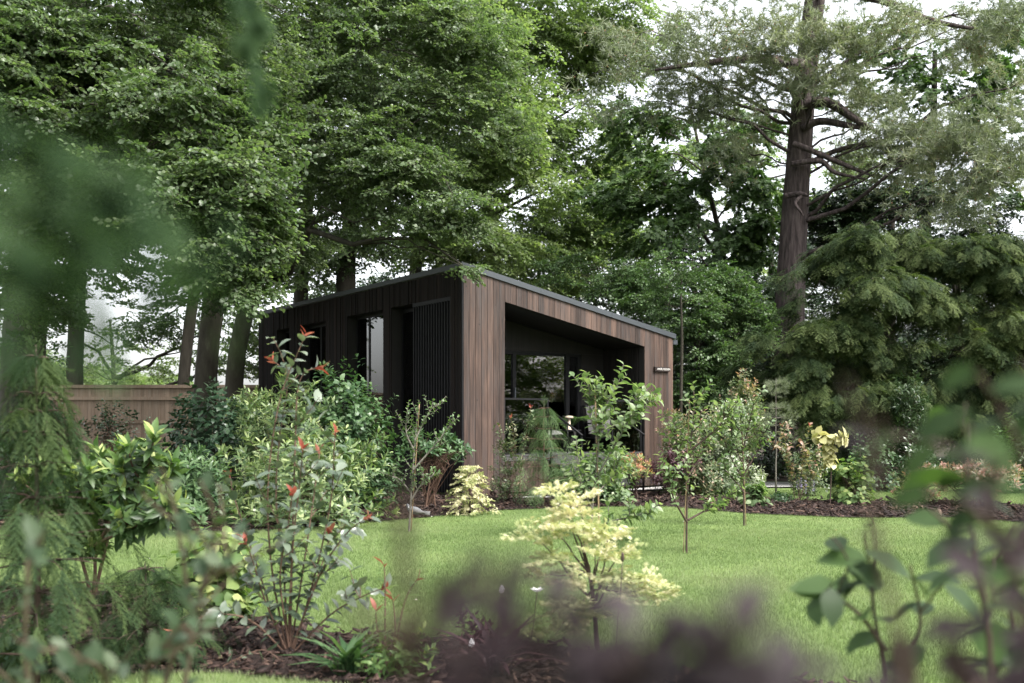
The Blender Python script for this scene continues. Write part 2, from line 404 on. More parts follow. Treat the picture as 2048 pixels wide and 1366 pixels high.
for q in openings:                          # deep dark reveals
    g.box(.101, .30, q[0] - .03, q[0], q[2], q[3]); g.box(.101, .30, q[1], q[1] + .03, q[2], q[3]); g.box(.101, .30, q[0], q[1], q[3] + .002, q[3] + .03)
g.build('side_wall', m_dark, house, local=True)
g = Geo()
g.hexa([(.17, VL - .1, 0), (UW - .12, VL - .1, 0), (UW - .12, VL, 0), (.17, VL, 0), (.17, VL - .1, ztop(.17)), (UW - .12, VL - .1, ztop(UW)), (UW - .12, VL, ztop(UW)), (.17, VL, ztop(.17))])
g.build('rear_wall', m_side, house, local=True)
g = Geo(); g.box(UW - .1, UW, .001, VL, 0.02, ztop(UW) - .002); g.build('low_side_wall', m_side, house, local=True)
# roof sheet, fascia and gutter
g = Geo()
def slab(u0, u1, v0, v1, b, t):
    g.hexa([(u0, v0, ztop(u0) + b), (u1, v0, ztop(u1) + b), (u1, v1, ztop(u1) + b), (u0, v1, ztop(u0) + b), (u0, v0, ztop(u0) + t), (u1, v0, ztop(u1) + t), (u1, v1, ztop(u1) + t), (u0, v1, ztop(u0) + t)])
slab(0.0, UW + .02, .0, VL, .004, .07); g.build('roof', m_roof, house, local=True)
g = Geo(); 
for k in range(3): slab(-.055 + 1.83 * k, -.055 + 1.83 * (k + 1) - .004, -.06 - .001 * (k % 2), -.032, .001 * (k % 2), .105)
for k in range(5): g.box(-.056 - .001 * (k % 2), -.036, -.032 + 2.07 * k, -.032 + 2.07 * (k + 1) - .004, 4.268, 4.366 - .001 * (k % 2))
slab(-.055, UW + .06, VL + .005, VL + .03, .0, .1)
g.build('fascia', m_trim, house, local=True)
g = Geo(); zg = ztop(UW) - .03
g.box(UW + .005, UW + .13, -.03, VL, zg - .1, zg - .09); g.box(UW + .12, UW + .13, -.03, VL, zg - .09, zg); g.box(UW + .005, UW + .015, -.03, VL, zg - .09, zg)
g.box(UW + .015, UW + .12, -.03, -.02, zg - .09, zg)
g.build('gutter', m_trim, house, local=True)
# porch: soffit, side walls, back wall, deck, steps
RV = 1.3
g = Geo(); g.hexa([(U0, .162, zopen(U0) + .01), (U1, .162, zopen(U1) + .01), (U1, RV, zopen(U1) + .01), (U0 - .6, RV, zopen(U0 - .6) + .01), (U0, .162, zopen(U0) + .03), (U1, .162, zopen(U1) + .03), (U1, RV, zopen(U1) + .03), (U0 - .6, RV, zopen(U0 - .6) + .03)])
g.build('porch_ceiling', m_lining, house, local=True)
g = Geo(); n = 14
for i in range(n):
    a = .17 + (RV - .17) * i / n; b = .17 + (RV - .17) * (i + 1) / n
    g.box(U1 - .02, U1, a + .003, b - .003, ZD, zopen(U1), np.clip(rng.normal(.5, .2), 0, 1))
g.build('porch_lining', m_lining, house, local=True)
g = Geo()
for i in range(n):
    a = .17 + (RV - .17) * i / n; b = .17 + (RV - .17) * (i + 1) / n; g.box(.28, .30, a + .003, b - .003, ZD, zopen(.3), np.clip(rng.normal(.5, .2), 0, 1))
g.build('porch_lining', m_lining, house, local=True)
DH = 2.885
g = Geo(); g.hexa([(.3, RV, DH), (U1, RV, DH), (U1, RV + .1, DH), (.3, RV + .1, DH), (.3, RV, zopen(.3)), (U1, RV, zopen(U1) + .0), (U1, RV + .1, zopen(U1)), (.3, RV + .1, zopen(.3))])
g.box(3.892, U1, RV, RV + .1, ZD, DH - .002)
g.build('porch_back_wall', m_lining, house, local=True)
g = Geo(); nb = 13
for i in range(nb):
    a = -.03 + (RV + .03) * i / nb; b = -.03 + (RV + .03) * (i + 1) / nb
    g.box(U0 - .6 if a > .17 else U0 + .002, U1 - .002, a + .003, b - .003, ZD - .028, ZD, np.clip(rng.normal(.5, .2), 0, 1))
g.box(U0 + .002, U1 - .002, -.02, .0, ZD - .12, ZD - .03, .5)
g.build('deck', m_deck, house, local=True)
g = Geo()
for k in range(3):
    zt = ZD - .1925 * (k + 1)
    g.box(2.06, 3.64, -.04 - .3 * (k + 1), -.05 - .3 * k + .03, zt - .045, zt, .5); g.box(2.08, 3.62, -.03 - .3 * k, -.01 - .3 * k, zt + .0, zt + .145, .3)
g.build('steps', m_deck, house, local=True)
g = Geo(); g.box(.3, UW - .12, RV + .1, VL - .12, ZD - .05, ZD - .005); g.build('floor', m_dark, house, local=True)
g = Geo(); g.box(1.2, UW - .12, 5.2, 5.3, ZD, 3.0); g.box(.3, UW - .12, RV + 2.2, RV + 2.25, ZD, 3.05); g.build('inner_wall', m_dark, house, local=True)
# balustrades
def bar(g, p, q, w, h=None, T=.5):
    p, q = np.array(p, float), np.array(q, float); g.tube([p, q], w, 4 if h else 8, T)
for a, b in ((U0 + .01, 2.04), (3.66, U1 - .03)):
    gp = Geo(); gp.box(a + .02, b - .02, .05, .062, ZD + .03, ZD + 1.06); bal = gp.build('balustrade', m_clear, house, local=True)
    g = Geo(); g.box(a, b, .03, .08, ZD + 1.06, ZD + 1.095); g.build('top_rail', m_black, bal, local=True)
    for x in (a + .01, b - .035):
        g = Geo(); g.box(x, x + .03, .035, .075, ZD, ZD + 1.06); g.build('post', m_black, bal, local=True)
for x in (2.04, 3.62):
    g = Geo(); g.tube([(x, -.02, ZD + .86), (x, -.6, ZD + .58), (x, -1.02, ZD + .37)], .021, 8)
    hr = g.build('handrail', m_black, house, local=True)
    for yy, zz in ((-.04, ZD + .85), (-.99, ZD + .39)):
        g = Geo(); g.box(x - .015, x + .015, yy - .015, yy + .015, .02, zz); g.build('post', m_black, hr, local=True)
# windows and doors
def window(q, mull):
    v0, v1, z0, z1 = q
    gp = Geo(); gp.box(.222, .232, v0 + .02, v1 - .02, z0 + .02, z1 - .04)
    w = gp.build('window', m_win, house, local=True)
    g = Geo(); X = (.205, .25)
    for a, b, c, d in ((v0 + .002, v0 + .05, z0, z1 - .002), (v1 - .05, v1 - .002, z0, z1 - .002), (v0 + .05, v1 - .05, z1 - .07, z1 - .002), (v0 + .05, v1 - .05, z0, z0 + .05)): g.box(*X, a, b, c, d)
    for m in mull: g.box(X[0] + .002, X[1] - .002, m - .03, m + .03, z0 + .05, z1 - .07)
    g.build('frame', m_black, w, local=True)
    g = Geo(); g.box(-.04, .20, v0, v1, z0 - .0, z0 + .018); g.build('sill', m_black, w, local=True)
window(openings[1], [4.2]); window(openings[2], [6.75]); window(openings[3], [])
gp = Geo(); gp.box(.242, .252, 1.86, 2.73, .8, ZH - .08); sdoor = gp.build('glazed_door', m_win, house, local=True)
g = Geo()
for a, b, c, d in ((1.83, 1.88, .03, ZH - .03), (2.70, 2.75, .03, ZH - .03), (1.88, 2.70, ZH - .1, ZH - .03), (1.88, 2.70, .03, .82)): g.box(.225, .27, a, b, c, d)
g.build('frame', m_black, sdoor, local=True)
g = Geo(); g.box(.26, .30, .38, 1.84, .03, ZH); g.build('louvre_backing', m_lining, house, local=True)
g = Geo(); g.box(-.03, .03, .382, 1.825, ZH - .075, ZH - .005)
sc = g.build('slatted_screen', m_black, house, local=True)
g = Geo()
for i in range(15):
    a = .40 + (1.80 - .40) * i / 14; g.box(-.028, .035, a - .012, a + .012, .05, ZH - .076, .5)
g.build('slats', m_black, sc, local=True)
gp = Geo(); gp.box(.35, 3.50, RV + .05, RV + .06, ZD + .05, DH - .05)
sd_ = gp.build('sliding_door', m_doorglass, house, local=True)
g = Geo()
for a, b in ((.302, .36), (2.07, 2.15), (3.48, 3.57), (3.80, 3.89)): g.box(a, b, RV + .01, RV + .09, ZD + .002, DH - .002)
g.box(.36, 3.80, RV + .012, RV + .088, DH - .07, DH - .004); g.box(.36, 3.80, RV + .012, RV + .088, ZD + .003, ZD + .06)
g.build('frame', m_black, sd_, local=True)
gp = Geo(); gp.box(3.57, 3.80, RV + .06, RV + .07, ZD + .06, DH - .07); gp.build('side_pane', m_win, sd_, local=True)
g = Geo(); g.box(2.09, 2.12, RV - .03, RV + .012, ZD + 1.0, ZD + 1.35); g.build('handle', m_trim, sd_, local=True)
m_curt = noise_mat('sheer_curtain', [(.3, (.30, .36, .29)), (.7, (.42, .48, .40))], (20, 20, .5), 4, .9, .2)
g = Geo(); n = 90; cu = np.linspace(.5, 3.7, n); yy = RV + .32 + .035 * np.sin(cu * 34) + .02 * np.sin(cu * 13)
V = np.concatenate([np.stack([cu, yy, np.full(n, ZD + .02)], -1), np.stack([cu, yy, np.full(n, DH)], -1)])
i = np.arange(n - 1); g.add(V, np.concatenate([np.stack([i, i + 1, i + n + 1], -1), np.stack([i, i + n + 1, i + n], -1)]))
g.build('curtain', m_curt, house, local=True, smooth=True)

# sign beside the porch
k = L2W(5.01, -.05, 2.53)
sign = thing('name_sign', 'small dark wooden name board with pale lettering on the cladding', 'sign', k, RZ)
g = Geo(); g.box(-.215, .215, -.03, .022, -.047, .047); g.build('board', plain_mat('dark_sign_wood', (.02, .013, .011), .5), sign, local=True)
cu = bpy.data.curves.new('lettering', 'FONT'); cu.body = 'ANGEL HUDSON'; cu.size = .062; cu.align_x = 'CENTER'; cu.align_y = 'CENTER'; cu.extrude = .002
to = bpy.data.objects.new('lettering_curve', cu); COL.objects.link(to)
me = bpy.data.meshes.new_from_object(to.evaluated_get(bpy.context.evaluated_depsgraph_get())); bpy.data.objects.remove(to)
me.materials.append(plain_mat('pale_letters', (.62, .6, .57), .6)) if not me.materials else None
lt = bpy.data.objects.new('lettering', me); COL.objects.link(lt); lt.parent = sign
lt.rotation_euler = (math.pi / 2, 0, 0); lt.location = (.03, -.034, 0); lt.scale = (.78, 1, 1)

# porch furniture
m_cush = noise_mat('grey_cushion', [(.3, (.095, .092, .09)), (.7, (.14, .137, .134))], (60, 60, 60), 3, .9, .3)
def pillow(g, x0, x1, y0, y1, z0, z1, tilt=0, e=.045):
    n = 10; U, Vv = np.meshgrid(np.linspace(-1, 1, n), np.linspace(-1, 1, n), indexing='ij')
    f = (1 - np.abs(U) ** 5) ** .5 * (1 - np.abs(Vv) ** 5) ** .5
    cx, cyy, cz = (x0 + x1) / 2, (y0 + y1) / 2, (z0 + z1) / 2
    for sgn in (1, -1):
        Vs = np.stack([cx + U * (x1 - x0) / 2, cyy + Vv * (y1 - y0) / 2, cz + sgn * f * (z1 - z0) / 2], -1).reshape(-1, 3)
        if tilt:
            c, s = math.cos(tilt), math.sin(tilt); q = Vs - [cx, y0, z0]; Vs = np.stack([q[:, 0], q[:, 1] * c - q[:, 2] * s, q[:, 1] * s + q[:, 2] * c], -1) + [cx, y0, z0]
        i = np.arange(n - 1)[:, None] * n + np.arange(n - 1)[None]; A, B, C, D = i, i + n, i + n + 1, i + 1
        F = np.concatenate([np.stack([A, B, C], -1).reshape(-1, 3), np.stack([A, C, D], -1).reshape(-1, 3)])
        g.add(Vs, F if sgn > 0 else F[:, ::-1])
def chair(u, v, rz, label):
    c = thing('armchair', label, 'armchair', L2W(u, v, ZD), RZ + rz, 'porch armchairs')
    g = Geo(); pillow(g, -.34, .34, -.33, .33, .30, .46); g.build('seat_cushion', m_cush, c, local=True, smooth=True)
    g = Geo(); pillow(g, -.34, .34, .26, .86, .40, .56, tilt=math.radians(68)); g.build('back_cushion', m_cush, c, local=True, smooth=True)
    g = Geo()
    for x in (-.37, .37):
        g.tube([(x, -.36, .60), (x, .40, .60)], .014, 6); g.tube([(x, -.36, .29), (x, .36, .29)], .014, 6); g.tube([(x, .36, .29), (x, .60, .98)], .014, 6)
    g.tube([(-.37, .60, .98), (.37, .60, .98)], .014, 6); g.tube([(-.37, -.36, .29), (.37, -.36, .29)], .014, 6); g.tube([(-.37, .36, .29), (.37, .36, .29)], .014, 6)
    g.build('frame', m_black, c, local=True)
    for x in (-.37, .37):
        for y in (-.36, .36):
            g = Geo(); g.tube([(x, y, 0), (x, y, .60)], .014, 6); g.build('leg', m_black, c, local=True)
chair(2.30, .58, math.radians(18), 'grey cushioned armchair on the deck behind the weeping spruce')
chair(4.0, .58, math.radians(-22), 'grey cushioned armchair on the deck beside the porch side wall below the sign')
tb = thing('side_table', 'small round black side table between the two armchairs', 'side table', L2W(3.12, .70, ZD), RZ)
g = Geo(); g.tube([(0, 0, .44), (0, 0, .465)], .22, 24); g.build('table_top', m_black, tb, local=True)
for a in range(3):
    g = Geo(); g.tube([(.05 * math.cos(a * 2.1), .05 * math.sin(a * 2.1), .44), (.19 * math.cos(a * 2.1), .19 * math.sin(a * 2.1), 0)], .011, 6); g.build('leg', m_black, tb, local=True)
lp = thing('table_lamp', 'small cream table lamp with flat cap on the side table', 'lamp', L2W(3.06, .68, ZD + .466), RZ)
m_cream = plain_mat('cream_ceramic', (.45, .38, .29), .5)
g = Geo(); g.tube([(0, 0, 0), (0, 0, .015), (0, 0, .03), (0, 0, .24)], [.06, .06, .032, .03], 14); g.build('stem', m_cream, lp, local=True)
g = Geo(); g.tube([(0, 0, .24), (0, 0, .26), (0, 0, .285), (0, 0, .295)], [.085, .095, .085, .03], 18); g.build('lamp_shade', m_cream, lp, local=True)
# ---------------------------------------------------------------- leaf and spray templates (length 1 along +Y)
def leaf_fine(w=.5, curl=.12, fold=.10):
    V = np.array([(0, 0, 0), (0, .35, .0), (0, .7, -.35 * curl), (0, 1, -curl), (-w * .5, .34, fold), (w * .5, .34, fold), (-w * .42, .68, fold - .4 * curl), (w * .42, .68, fold - .4 * curl), (-w*.28,.12,fold*.5), (w*.28,.12,fold*.5)], float)
    F = np.array([(0, 1, 8), (8, 1, 4), (0, 9, 1), (9, 5, 1), (4, 1, 2), (4, 2, 6), (5, 2, 1), (5, 7, 2), (6, 2, 3), (7, 3, 2)])
    return V, F, np.full(10, .5)
def leaf_kite(w=.6, curl=.1, fold=.08):
    V = np.array([(0, 0, 0), (-w * .5, .42, fold), (w * .5, .42, fold), (-w * .3, .78, fold - .5 * curl), (w * .3, .78, fold - .5 * curl), (0, 1, -curl)], float)
    F = np.array([(0, 2, 1), (1, 2, 4), (1, 4, 3), (3, 4, 5)])
    return V, F, np.full(6, .5)
def leaf_diamond(w=.6, curl=.1):
    V = np.array([(0, 0, 0), (-w * .5, .5, .06), (w * .5, .5, .06), (0, 1, -curl)], float)
    return V, np.array([(0, 2, 1), (1, 2, 3)]), np.full(4, .5)
def leaf_lobed(angs, lens, w, droop=.15):
    Vs, Fs = [], []
    for a, L in zip(angs, lens):
        a = math.radians(a); d = np.array([math.sin(a), math.cos(a), 0]); x = np.array([math.cos(a), -math.sin(a), 0])
        k = len(Vs); Vs += [np.zeros(3), d * L * .45 - x * w * L / 2 + [0, 0, .03], d * L * .45 + x * w * L / 2 + [0, 0, .03], d * L + [0, 0, -droop * L]]
        Fs += [(k, k + 2, k + 1), (k + 1, k + 2, k + 3)]
    return np.array(Vs), np.array(Fs), np.full(len(Vs), .5)
def merge(g): return g.arrays()
def perp_up(d, rng, spread=.3):
    return np.array([0, 0, 1.0]) + rng.normal(0, spread, (len(d), 3))
def spray_flat(seed, leaf, n_side=5, lsize=.08, length=.5, width=.28, droop=.15, twig=True, jit=.25):
    """flat leafy spray of a broadleaf tree: main twig, side twigs, alternate leaves lying near one plane"""
    rng = R(seed); g = Geo(); tw = Geo()
    def bend(t, L): return np.stack([0 * t, t * L, -droop * L * t ** 2], -1)
    main = bend(np.linspace(0, 1, 6), length); lines = [(main, np.array([0, 1., 0]))]
    for i in range(n_side):
        t = .12 + .75 * (i + rng.uniform(0, .5)) / n_side; s = 1 if i % 2 else -1
        p0 = np.array([0, t * length, -droop * length * t * t]); a = math.radians(rng.uniform(35, 60)) * s
        L = width * (1 - .55 * t) * rng.uniform(.8, 1.2); d = np.array([math.sin(a), math.cos(a), rng.normal(-.05, .1)])
        tt = np.linspace(0, 1, 4)[:, None]; ln = p0 + d * L * tt + np.array([0, 0, -droop * .6 * L]) * tt ** 2
        lines.append((ln, d))
    for ln, d in lines:
        L = np.linalg.norm(ln[-1] - ln[0]); n = max(3, int(L / (lsize * .52)))
        if twig: tw.tube(ln, [.004, *([.0025] * (len(ln) - 1))], 3, 0.0, cap=False)
        ts = (np.arange(n) + rng.uniform(0, .4)) / n
        pos = np.stack([np.interp(ts, np.linspace(0, 1, len(ln)), ln[:, k]) for k in range(3)], -1)
        side = np.where(np.arange(n) % 2, 1, -1)
        dl = nrm(d)[None] * .75 + np.stack([side * d[1], -side * d[0], np.zeros(n)], -1) * .8 + rng.normal(0, jit, (n, 3)); dl[-1] = d
        g.inst(leaf, pos, dl, np.array([0, 0, 1]) + rng.normal(0, jit, (n, 3)), lsize * rng.uniform(.7, 1.2, n), rng.uniform(.3, .7, n))
    return g.arrays(), (tw.arrays() if twig else None)
def shoot_whorl(seed, leaf, n=9, up=35, size=1.0, stem=.8, young=3):
    """upright shoot: leaves in a spiral, the youngest at the tip steeper and with a higher tint"""
    rng = R(seed); g = Geo()
    for i in range(n):
        t = i / max(n - 1, 1); a = i * 2.4 + rng.uniform(-.3, .3); el = math.radians(up + 40 * (t - .5) + rng.normal(0, 9))
        d = np.array([[math.cos(a) * math.cos(el), math.sin(el), math.sin(a) * math.cos(el)]])
        upv = np.array([[-math.cos(a) * math.sin(el), math.cos(el), -math.sin(a) * math.sin(el)]])
        g.inst(leaf, np.array([[0, stem * (t - .6), 0]]), d, upv, size * rng.uniform(.75, 1.1) * (1 - .25 * (t > .85)), [.78 if i >= n - young else rng.uniform(.25, .55)])
    return g.arrays()
def feather(seed, n=34, needle=.028, nw=.2, length=.34, side=6, droop=.35, flat=True):
    """drooping conifer spray: twig with side twigs set with needles"""
    rng = R(seed); g = Geo()
    nd = (np.array([(-nw / 2, 0, 0), (nw / 2, 0, 0), (0, 1, 0)], float), np.array([(0, 1, 2)]), np.array([.5, .5, .5]))
    lines = [(0, length, np.array([0, 1., 0]))]
    for i in range(side):
        t = .1 + .8 * i / side; a = math.radians(rng.uniform(30, 50)) * (1 if i % 2 else -1)
        lines.append((t, length * (.55 - .35 * t) * rng.uniform(.8, 1.2), np.array([math.sin(a), math.cos(a), 0])))
    for t0, L, d in lines:
        m = max(6, int(n * L / length)); ts = np.linspace(0, 1, m); base = np.array([0, t0 * length, -droop * length * t0 ** 2])
        pos = base + d * (ts * L)[:, None] + np.array([0, 0, -droop * L])[None] * (ts ** 1.6)[:, None]
        s = np.where(np.arange(m) % 2, 1, -1)[:, None]
        dl = d * .6 + np.array([d[1], -d[0], 0]) * s * .8 + rng.normal(0, .15 if flat else .5, (m, 3)) + [0, 0, -.1]
        g.inst(nd, pos, dl, np.array([0, 0, 1]) + rng.normal(0, .3, (m, 3)), needle * rng.uniform(.8, 1.2, m), .42 + .3 * ts + rng.uniform(-.05, .05, m))
    return g.arrays()
def tuft(seed, n=40, L=.12, nw=.05, sub=5, length=.4):
    """pine branchlet: several brushes of long needles along short twigs"""
    rng = R(seed); g = Geo()
    nd = (np.array([(-nw / 2, 0, 0), (nw / 2, 0, 0), (0, 1, 0)], float), np.array([(0, 1, 2)]), np.array([.3, .3, .6]))
    for i in range(sub):
        t = i / max(sub - 1, 1); p = np.array([rng.normal(0, .1), t * length, rng.normal(0, .06)]); ax = nrm(np.array([rng.normal(0, .5), 1, rng.uniform(-.1, .7)]))
        q = p + ax * L * rng.uniform(.2, 1, (n, 1)); dl = ax * .55 + nrm(rng.normal(0, 1, (n, 3)))
        g.inst(nd, q, dl, rng.normal(0, 1, (n, 3)), L * rng.uniform(.7, 1.1, n), rng.uniform(.35, .65, n))
        if rng.random() < .5:                     # brown cone
            g.tube([p, p + [0, .03, -.01], p + [0, .05, -.015]], [.008, .014, .003], 5, 1.0)
    return g.arrays()

# ---------------------------------------------------------------- growing things
def path(p0, p1, rng, wob=.06, n=7, sag=0.0, lift=0.0):
    p0, p1 = np.array(p0, float), np.array(p1, float); L = np.linalg.norm(p1 - p0); t = np.linspace(0, 1, n)[:, None]
    pts = p0 + (p1 - p0) * t; w = np.cumsum(rng.normal(0, wob * L / n, (n, 3)), 0); w -= w[-1:] * t; w[0] = 0
    return pts + w + np.array([0, 0, 1]) * (lift * L * np.sin(t * math.pi) - sag * L * np.sin(t * math.pi))
def poly(pts, n=14):
    """smooth curve through points"""
    pts = np.array(pts, float); m = len(pts); t = np.linspace(0, m - 1, n); out = []
    for s in t:
        i = int(min(s, m - 2)); f = s - i; p0 = pts[max(i - 1, 0)]; p1 = pts[i]; p2 = pts[i + 1]; p3 = pts[min(i + 2, m - 1)]
        out.append(.5 * (2 * p1 + (p2 - p0) * f + (2 * p0 - 5 * p1 + 4 * p2 - p3) * f * f + (3 * p1 - p0 - 3 * p2 + p3) * f ** 3))
    return np.array(out)
def lumps(p, rng, f=1.0):
    v = np.zeros(len(p))
    for k in range(5):
        w = rng.normal(0, f * (1 + .6 * k), 3); v += np.sin(p @ w + rng.uniform(0, 6)) / (1 + .3 * k)
    return v
def ball(rng, n, pw=2.0):
    d = nrm(rng.normal(0, 1, (n, 3))); return d * rng.uniform(0, 1, (n, 1)) ** (1 / pw)
def fill(leaves, wood, rng, axis, clumps, sprays, size=1.0, droop=-.15, gapf=.9, gap=-.6, limb=True, up_jit=.3, twig_share=.08, tint=(.2, .8), outw=1.0, limb_r=.02, pw=2.2, updir=0.0, lift=.06, attach=.35, split=None):
    """crown: clumps of sprays on limbs that start on the trunk axis"""
    axis = np.array(axis, float)
    for c in clumps:
        ctr, rad, n = np.array(c[0], float), np.array(c[1], float), int(c[2])
        if split:                              # break the clump into flat, layered sub-boughs
            k_, fl = split; sc_ = ctr + ball(rng, k_, 1.6) * rad * .85; own = rng.integers(0, k_, n); p = sc_[own] + ball(rng, n, 2.2) * rad * [.52, .6, .52 * fl]
            sub_c = sc_[own]; p[:, 2] -= .25 * np.linalg.norm((p - sub_c)[:, :2], axis=1)
        else: p = ctr + ball(rng, n, pw) * rad; sub_c = None
        keep = lumps(p, rng, gapf) > gap; p = p[keep]; sub_c = sub_c[keep] if sub_c is not None else None
        n = len(p)
        if n == 0: continue
        k = np.argmin(np.abs(axis[:, 2][None] - (p[:, 2] - .3)[:, None]), 1)
        out = p - axis[k]; out[:, 2] *= .3
        d = nrm(out) * outw + rng.normal(0, .45, (n, 3))
        if sub_c is not None: d = d * .8 + nrm(p - sub_c) * .8
        d = nrm(d); d[:, 2] = d[:, 2] * .5 + droop + updir + rng.normal(0, .12, n)
        sel = rng.integers(0, len(sprays), n)
        tn = rng.uniform(*tint, n) + rng.normal(0, .08, 1)
        for s in range(len(sprays)):
            m = sel == s
            if m.any():
                tp = sprays[s]
                lf, tw = tp if isinstance(tp[0], tuple) else (tp, None)
                up = np.array([0, 0, 1.0]) + rng.normal(0, up_jit, (m.sum(), 3)); sz = size * rng.uniform(.75, 1.25, m.sum())
                leaves.inst(lf, p[m], d[m], up, sz, np.clip(tn[m], 0, 1), keep_t=True)
                if tw is not None: wood.inst(tw, p[m], d[m], up, sz, np.full(m.sum(), .4))
        if limb:
            h = np.linalg.norm((axis - ctr)[:, :2], axis=1) * attach; j = int(np.argmin(np.abs(axis[:, 2] - (ctr[2] - h))))
            L = np.linalg.norm(ctr - axis[j]); pts = path(axis[j], ctr, rng, .22, 9, lift=lift)
            r0 = limb_r + .011 * L; wood.tube(pts, np.linspace(r0, .012, 9), 6, .5, cap=False)
            q = rng.permutation(n)[:max(2, int(n * twig_share))]
            for i in q:
                a = pts[rng.integers(4, 9)]; wood.tube(path(a, p[i], rng, .25, 6, lift=.04), np.linspace(.014, .004, 6) * max(1, r0 / .05) ** .5, 4, .5, cap=False)
def tree(name, label, trunk, rad, clumps, sprays, lmat, bmat, seed, cat='tree', group='trees around the garden room', more_trunks=(), sides=14, rough=.06, crown_axis=None, **kw):
    rng = R(seed); t = thing(name, label, cat, (trunk[0][0], trunk[0][1], 0), group=group)
    W, Lv = Geo(), Geo()
    for tk, rr in [(trunk, rad), *more_trunks]:
        pts = poly(tk, 22); r = np.interp(np.linspace(0, 1, 22), np.linspace(0, 1, len(rr)), rr)
        fl = np.clip(1 - (pts[:, 2] - pts[0, 2]) / .8, 0, 1); r = r * (1 + .35 * fl ** 2) if pts[0, 2] < .3 else r
        W.tube(pts, r, sides, .5, rough=rough, rng=rng)
    fill(Lv, W, rng, poly(crown_axis if crown_axis is not None else trunk, 40), clumps, sprays, **kw)
    W.build('trunk', bmat, t, smooth=True); Lv.build('crown', lmat, t)
    return t
def C(px, py, d, rx, ry, rd, n):
    """clump at a photo direction and real distance: radii in photo pixels across and up, metres deep"""
    return (P(px, py, d), (rx / FPX * d, rd, ry / FPX * d), n)
def shrub(name, label, bx, tpls, lmat, smat, seed, n=260, size=.1, leggy=.15, stems=6, deep=None, cat='shrub', group=None, young=None, lump=.9, gap=-.9, outw=.7, up=.55, stem_r=.012, tint=(.2, .8), dist=None, shape='round', mound=6, zb=0.0):
    """bushy plant filling a box seen in the photo: bx = left, right, top, base (photo pixels); base stands on the ground"""
    x0, x1, yt, yb = bx; rng = R(seed)
    b = G((x0 + x1) / 2, yb) if dist is None else np.array([*P((x0 + x1) / 2, yb, dist)[:2], zb])
    d = b[1]; W = (x1 - x0) / FPX * d; H = EYE + (HOR - yt) / FPX * d - b[2]; D = deep or W * .8
    t = thing(name, label, cat, b, group=group); Lv, St = Geo(), Geo()
    ctrs = []
    for i in range(mound):
        a = i * 2.4 + rng.uniform(0, 1); rr = .28 * rng.uniform(.5, 1.2)
        zz = leggy + (1 - leggy) * rng.uniform(.3, .72)
        sh = (1.15 - zz) if shape == 'cone' else (1.0 if shape == 'round' else 1.0)
        ctrs.append((b + [math.cos(a) * rr * W * sh, math.sin(a) * rr * D * sh, zz * H], np.array([W * .30 * (sh if shape == 'cone' else 1), D * .30, H * (1 - leggy) * .32])))
    ctrs.append((b + [0, 0, H * (leggy + (1 - leggy) * .62)], np.array([W * .3, D * .3, H * (1 - leggy) * .38])))
    if leggy < .12:
        for i in range(5):
            a = i * 1.26 + rng.uniform(0, .6); ctrs.append((b + [math.cos(a) * W * .30, math.sin(a) * D * .32, H * .16], np.array([W * .24, D * .24, H * .17])))
    per = max(6, n // len(ctrs)); tops = []
    for c, r in ctrs:
        u = ball(rng, per, 4.0); p = c + u * r; p = p[(lumps(p, rng, lump / max(W, .3) * 3) > gap) & (p[:, 2] > b[2] + .04)]; m = len(p)
        if m == 0: continue
        dd = nrm(p - (b + [0, 0, H * .35])) * outw + rng.normal(0, .3, (m, 3)); dd[:, 2] = np.abs(dd[:, 2]) * .5 + up
        sel = rng.integers(0, len(tpls), m); tn = rng.uniform(*tint, m)
        for s in range(len(tpls)):
            k = sel == s
            if k.any(): Lv.inst(tpls[s], p[k], dd[k], rng.normal(0, 1, (k.sum(), 3)), size * rng.uniform(.75, 1.25, k.sum()), tn[k], keep_t=True)
        tops.append(p)
    tops = np.concatenate(tops)
    forks = []
    for i in range(stems):
        q = tops[rng.integers(0, len(tops))]; a = b + [rng.normal(0, .03 + .05 * W), rng.normal(0, .05 * W), -.02]
        e = b + (q - b) * [.6, .6, .75]; pts = path(a, e, rng, .12, 6, lift=.02); St.tube(pts, np.linspace(stem_r, stem_r * .45, 6), 6, .5, cap=False); forks.append(pts)
    for i in range(min(len(tops), stems * 9)):
        q = tops[rng.integers(0, len(tops))]; f = forks[rng.integers(0, len(forks))]; a = f[rng.integers(2, 6)]
        if np.linalg.norm(q - a) < .75 * max(W, H): St.tube(path(a, q, rng, .15, 5, lift=.03), np.linspace(stem_r * .42, stem_r * .18, 5), 4, .5, cap=False)
    St.build('stem', smat, t, smooth=True); Lv.build('foliage', lmat, t)
    return t
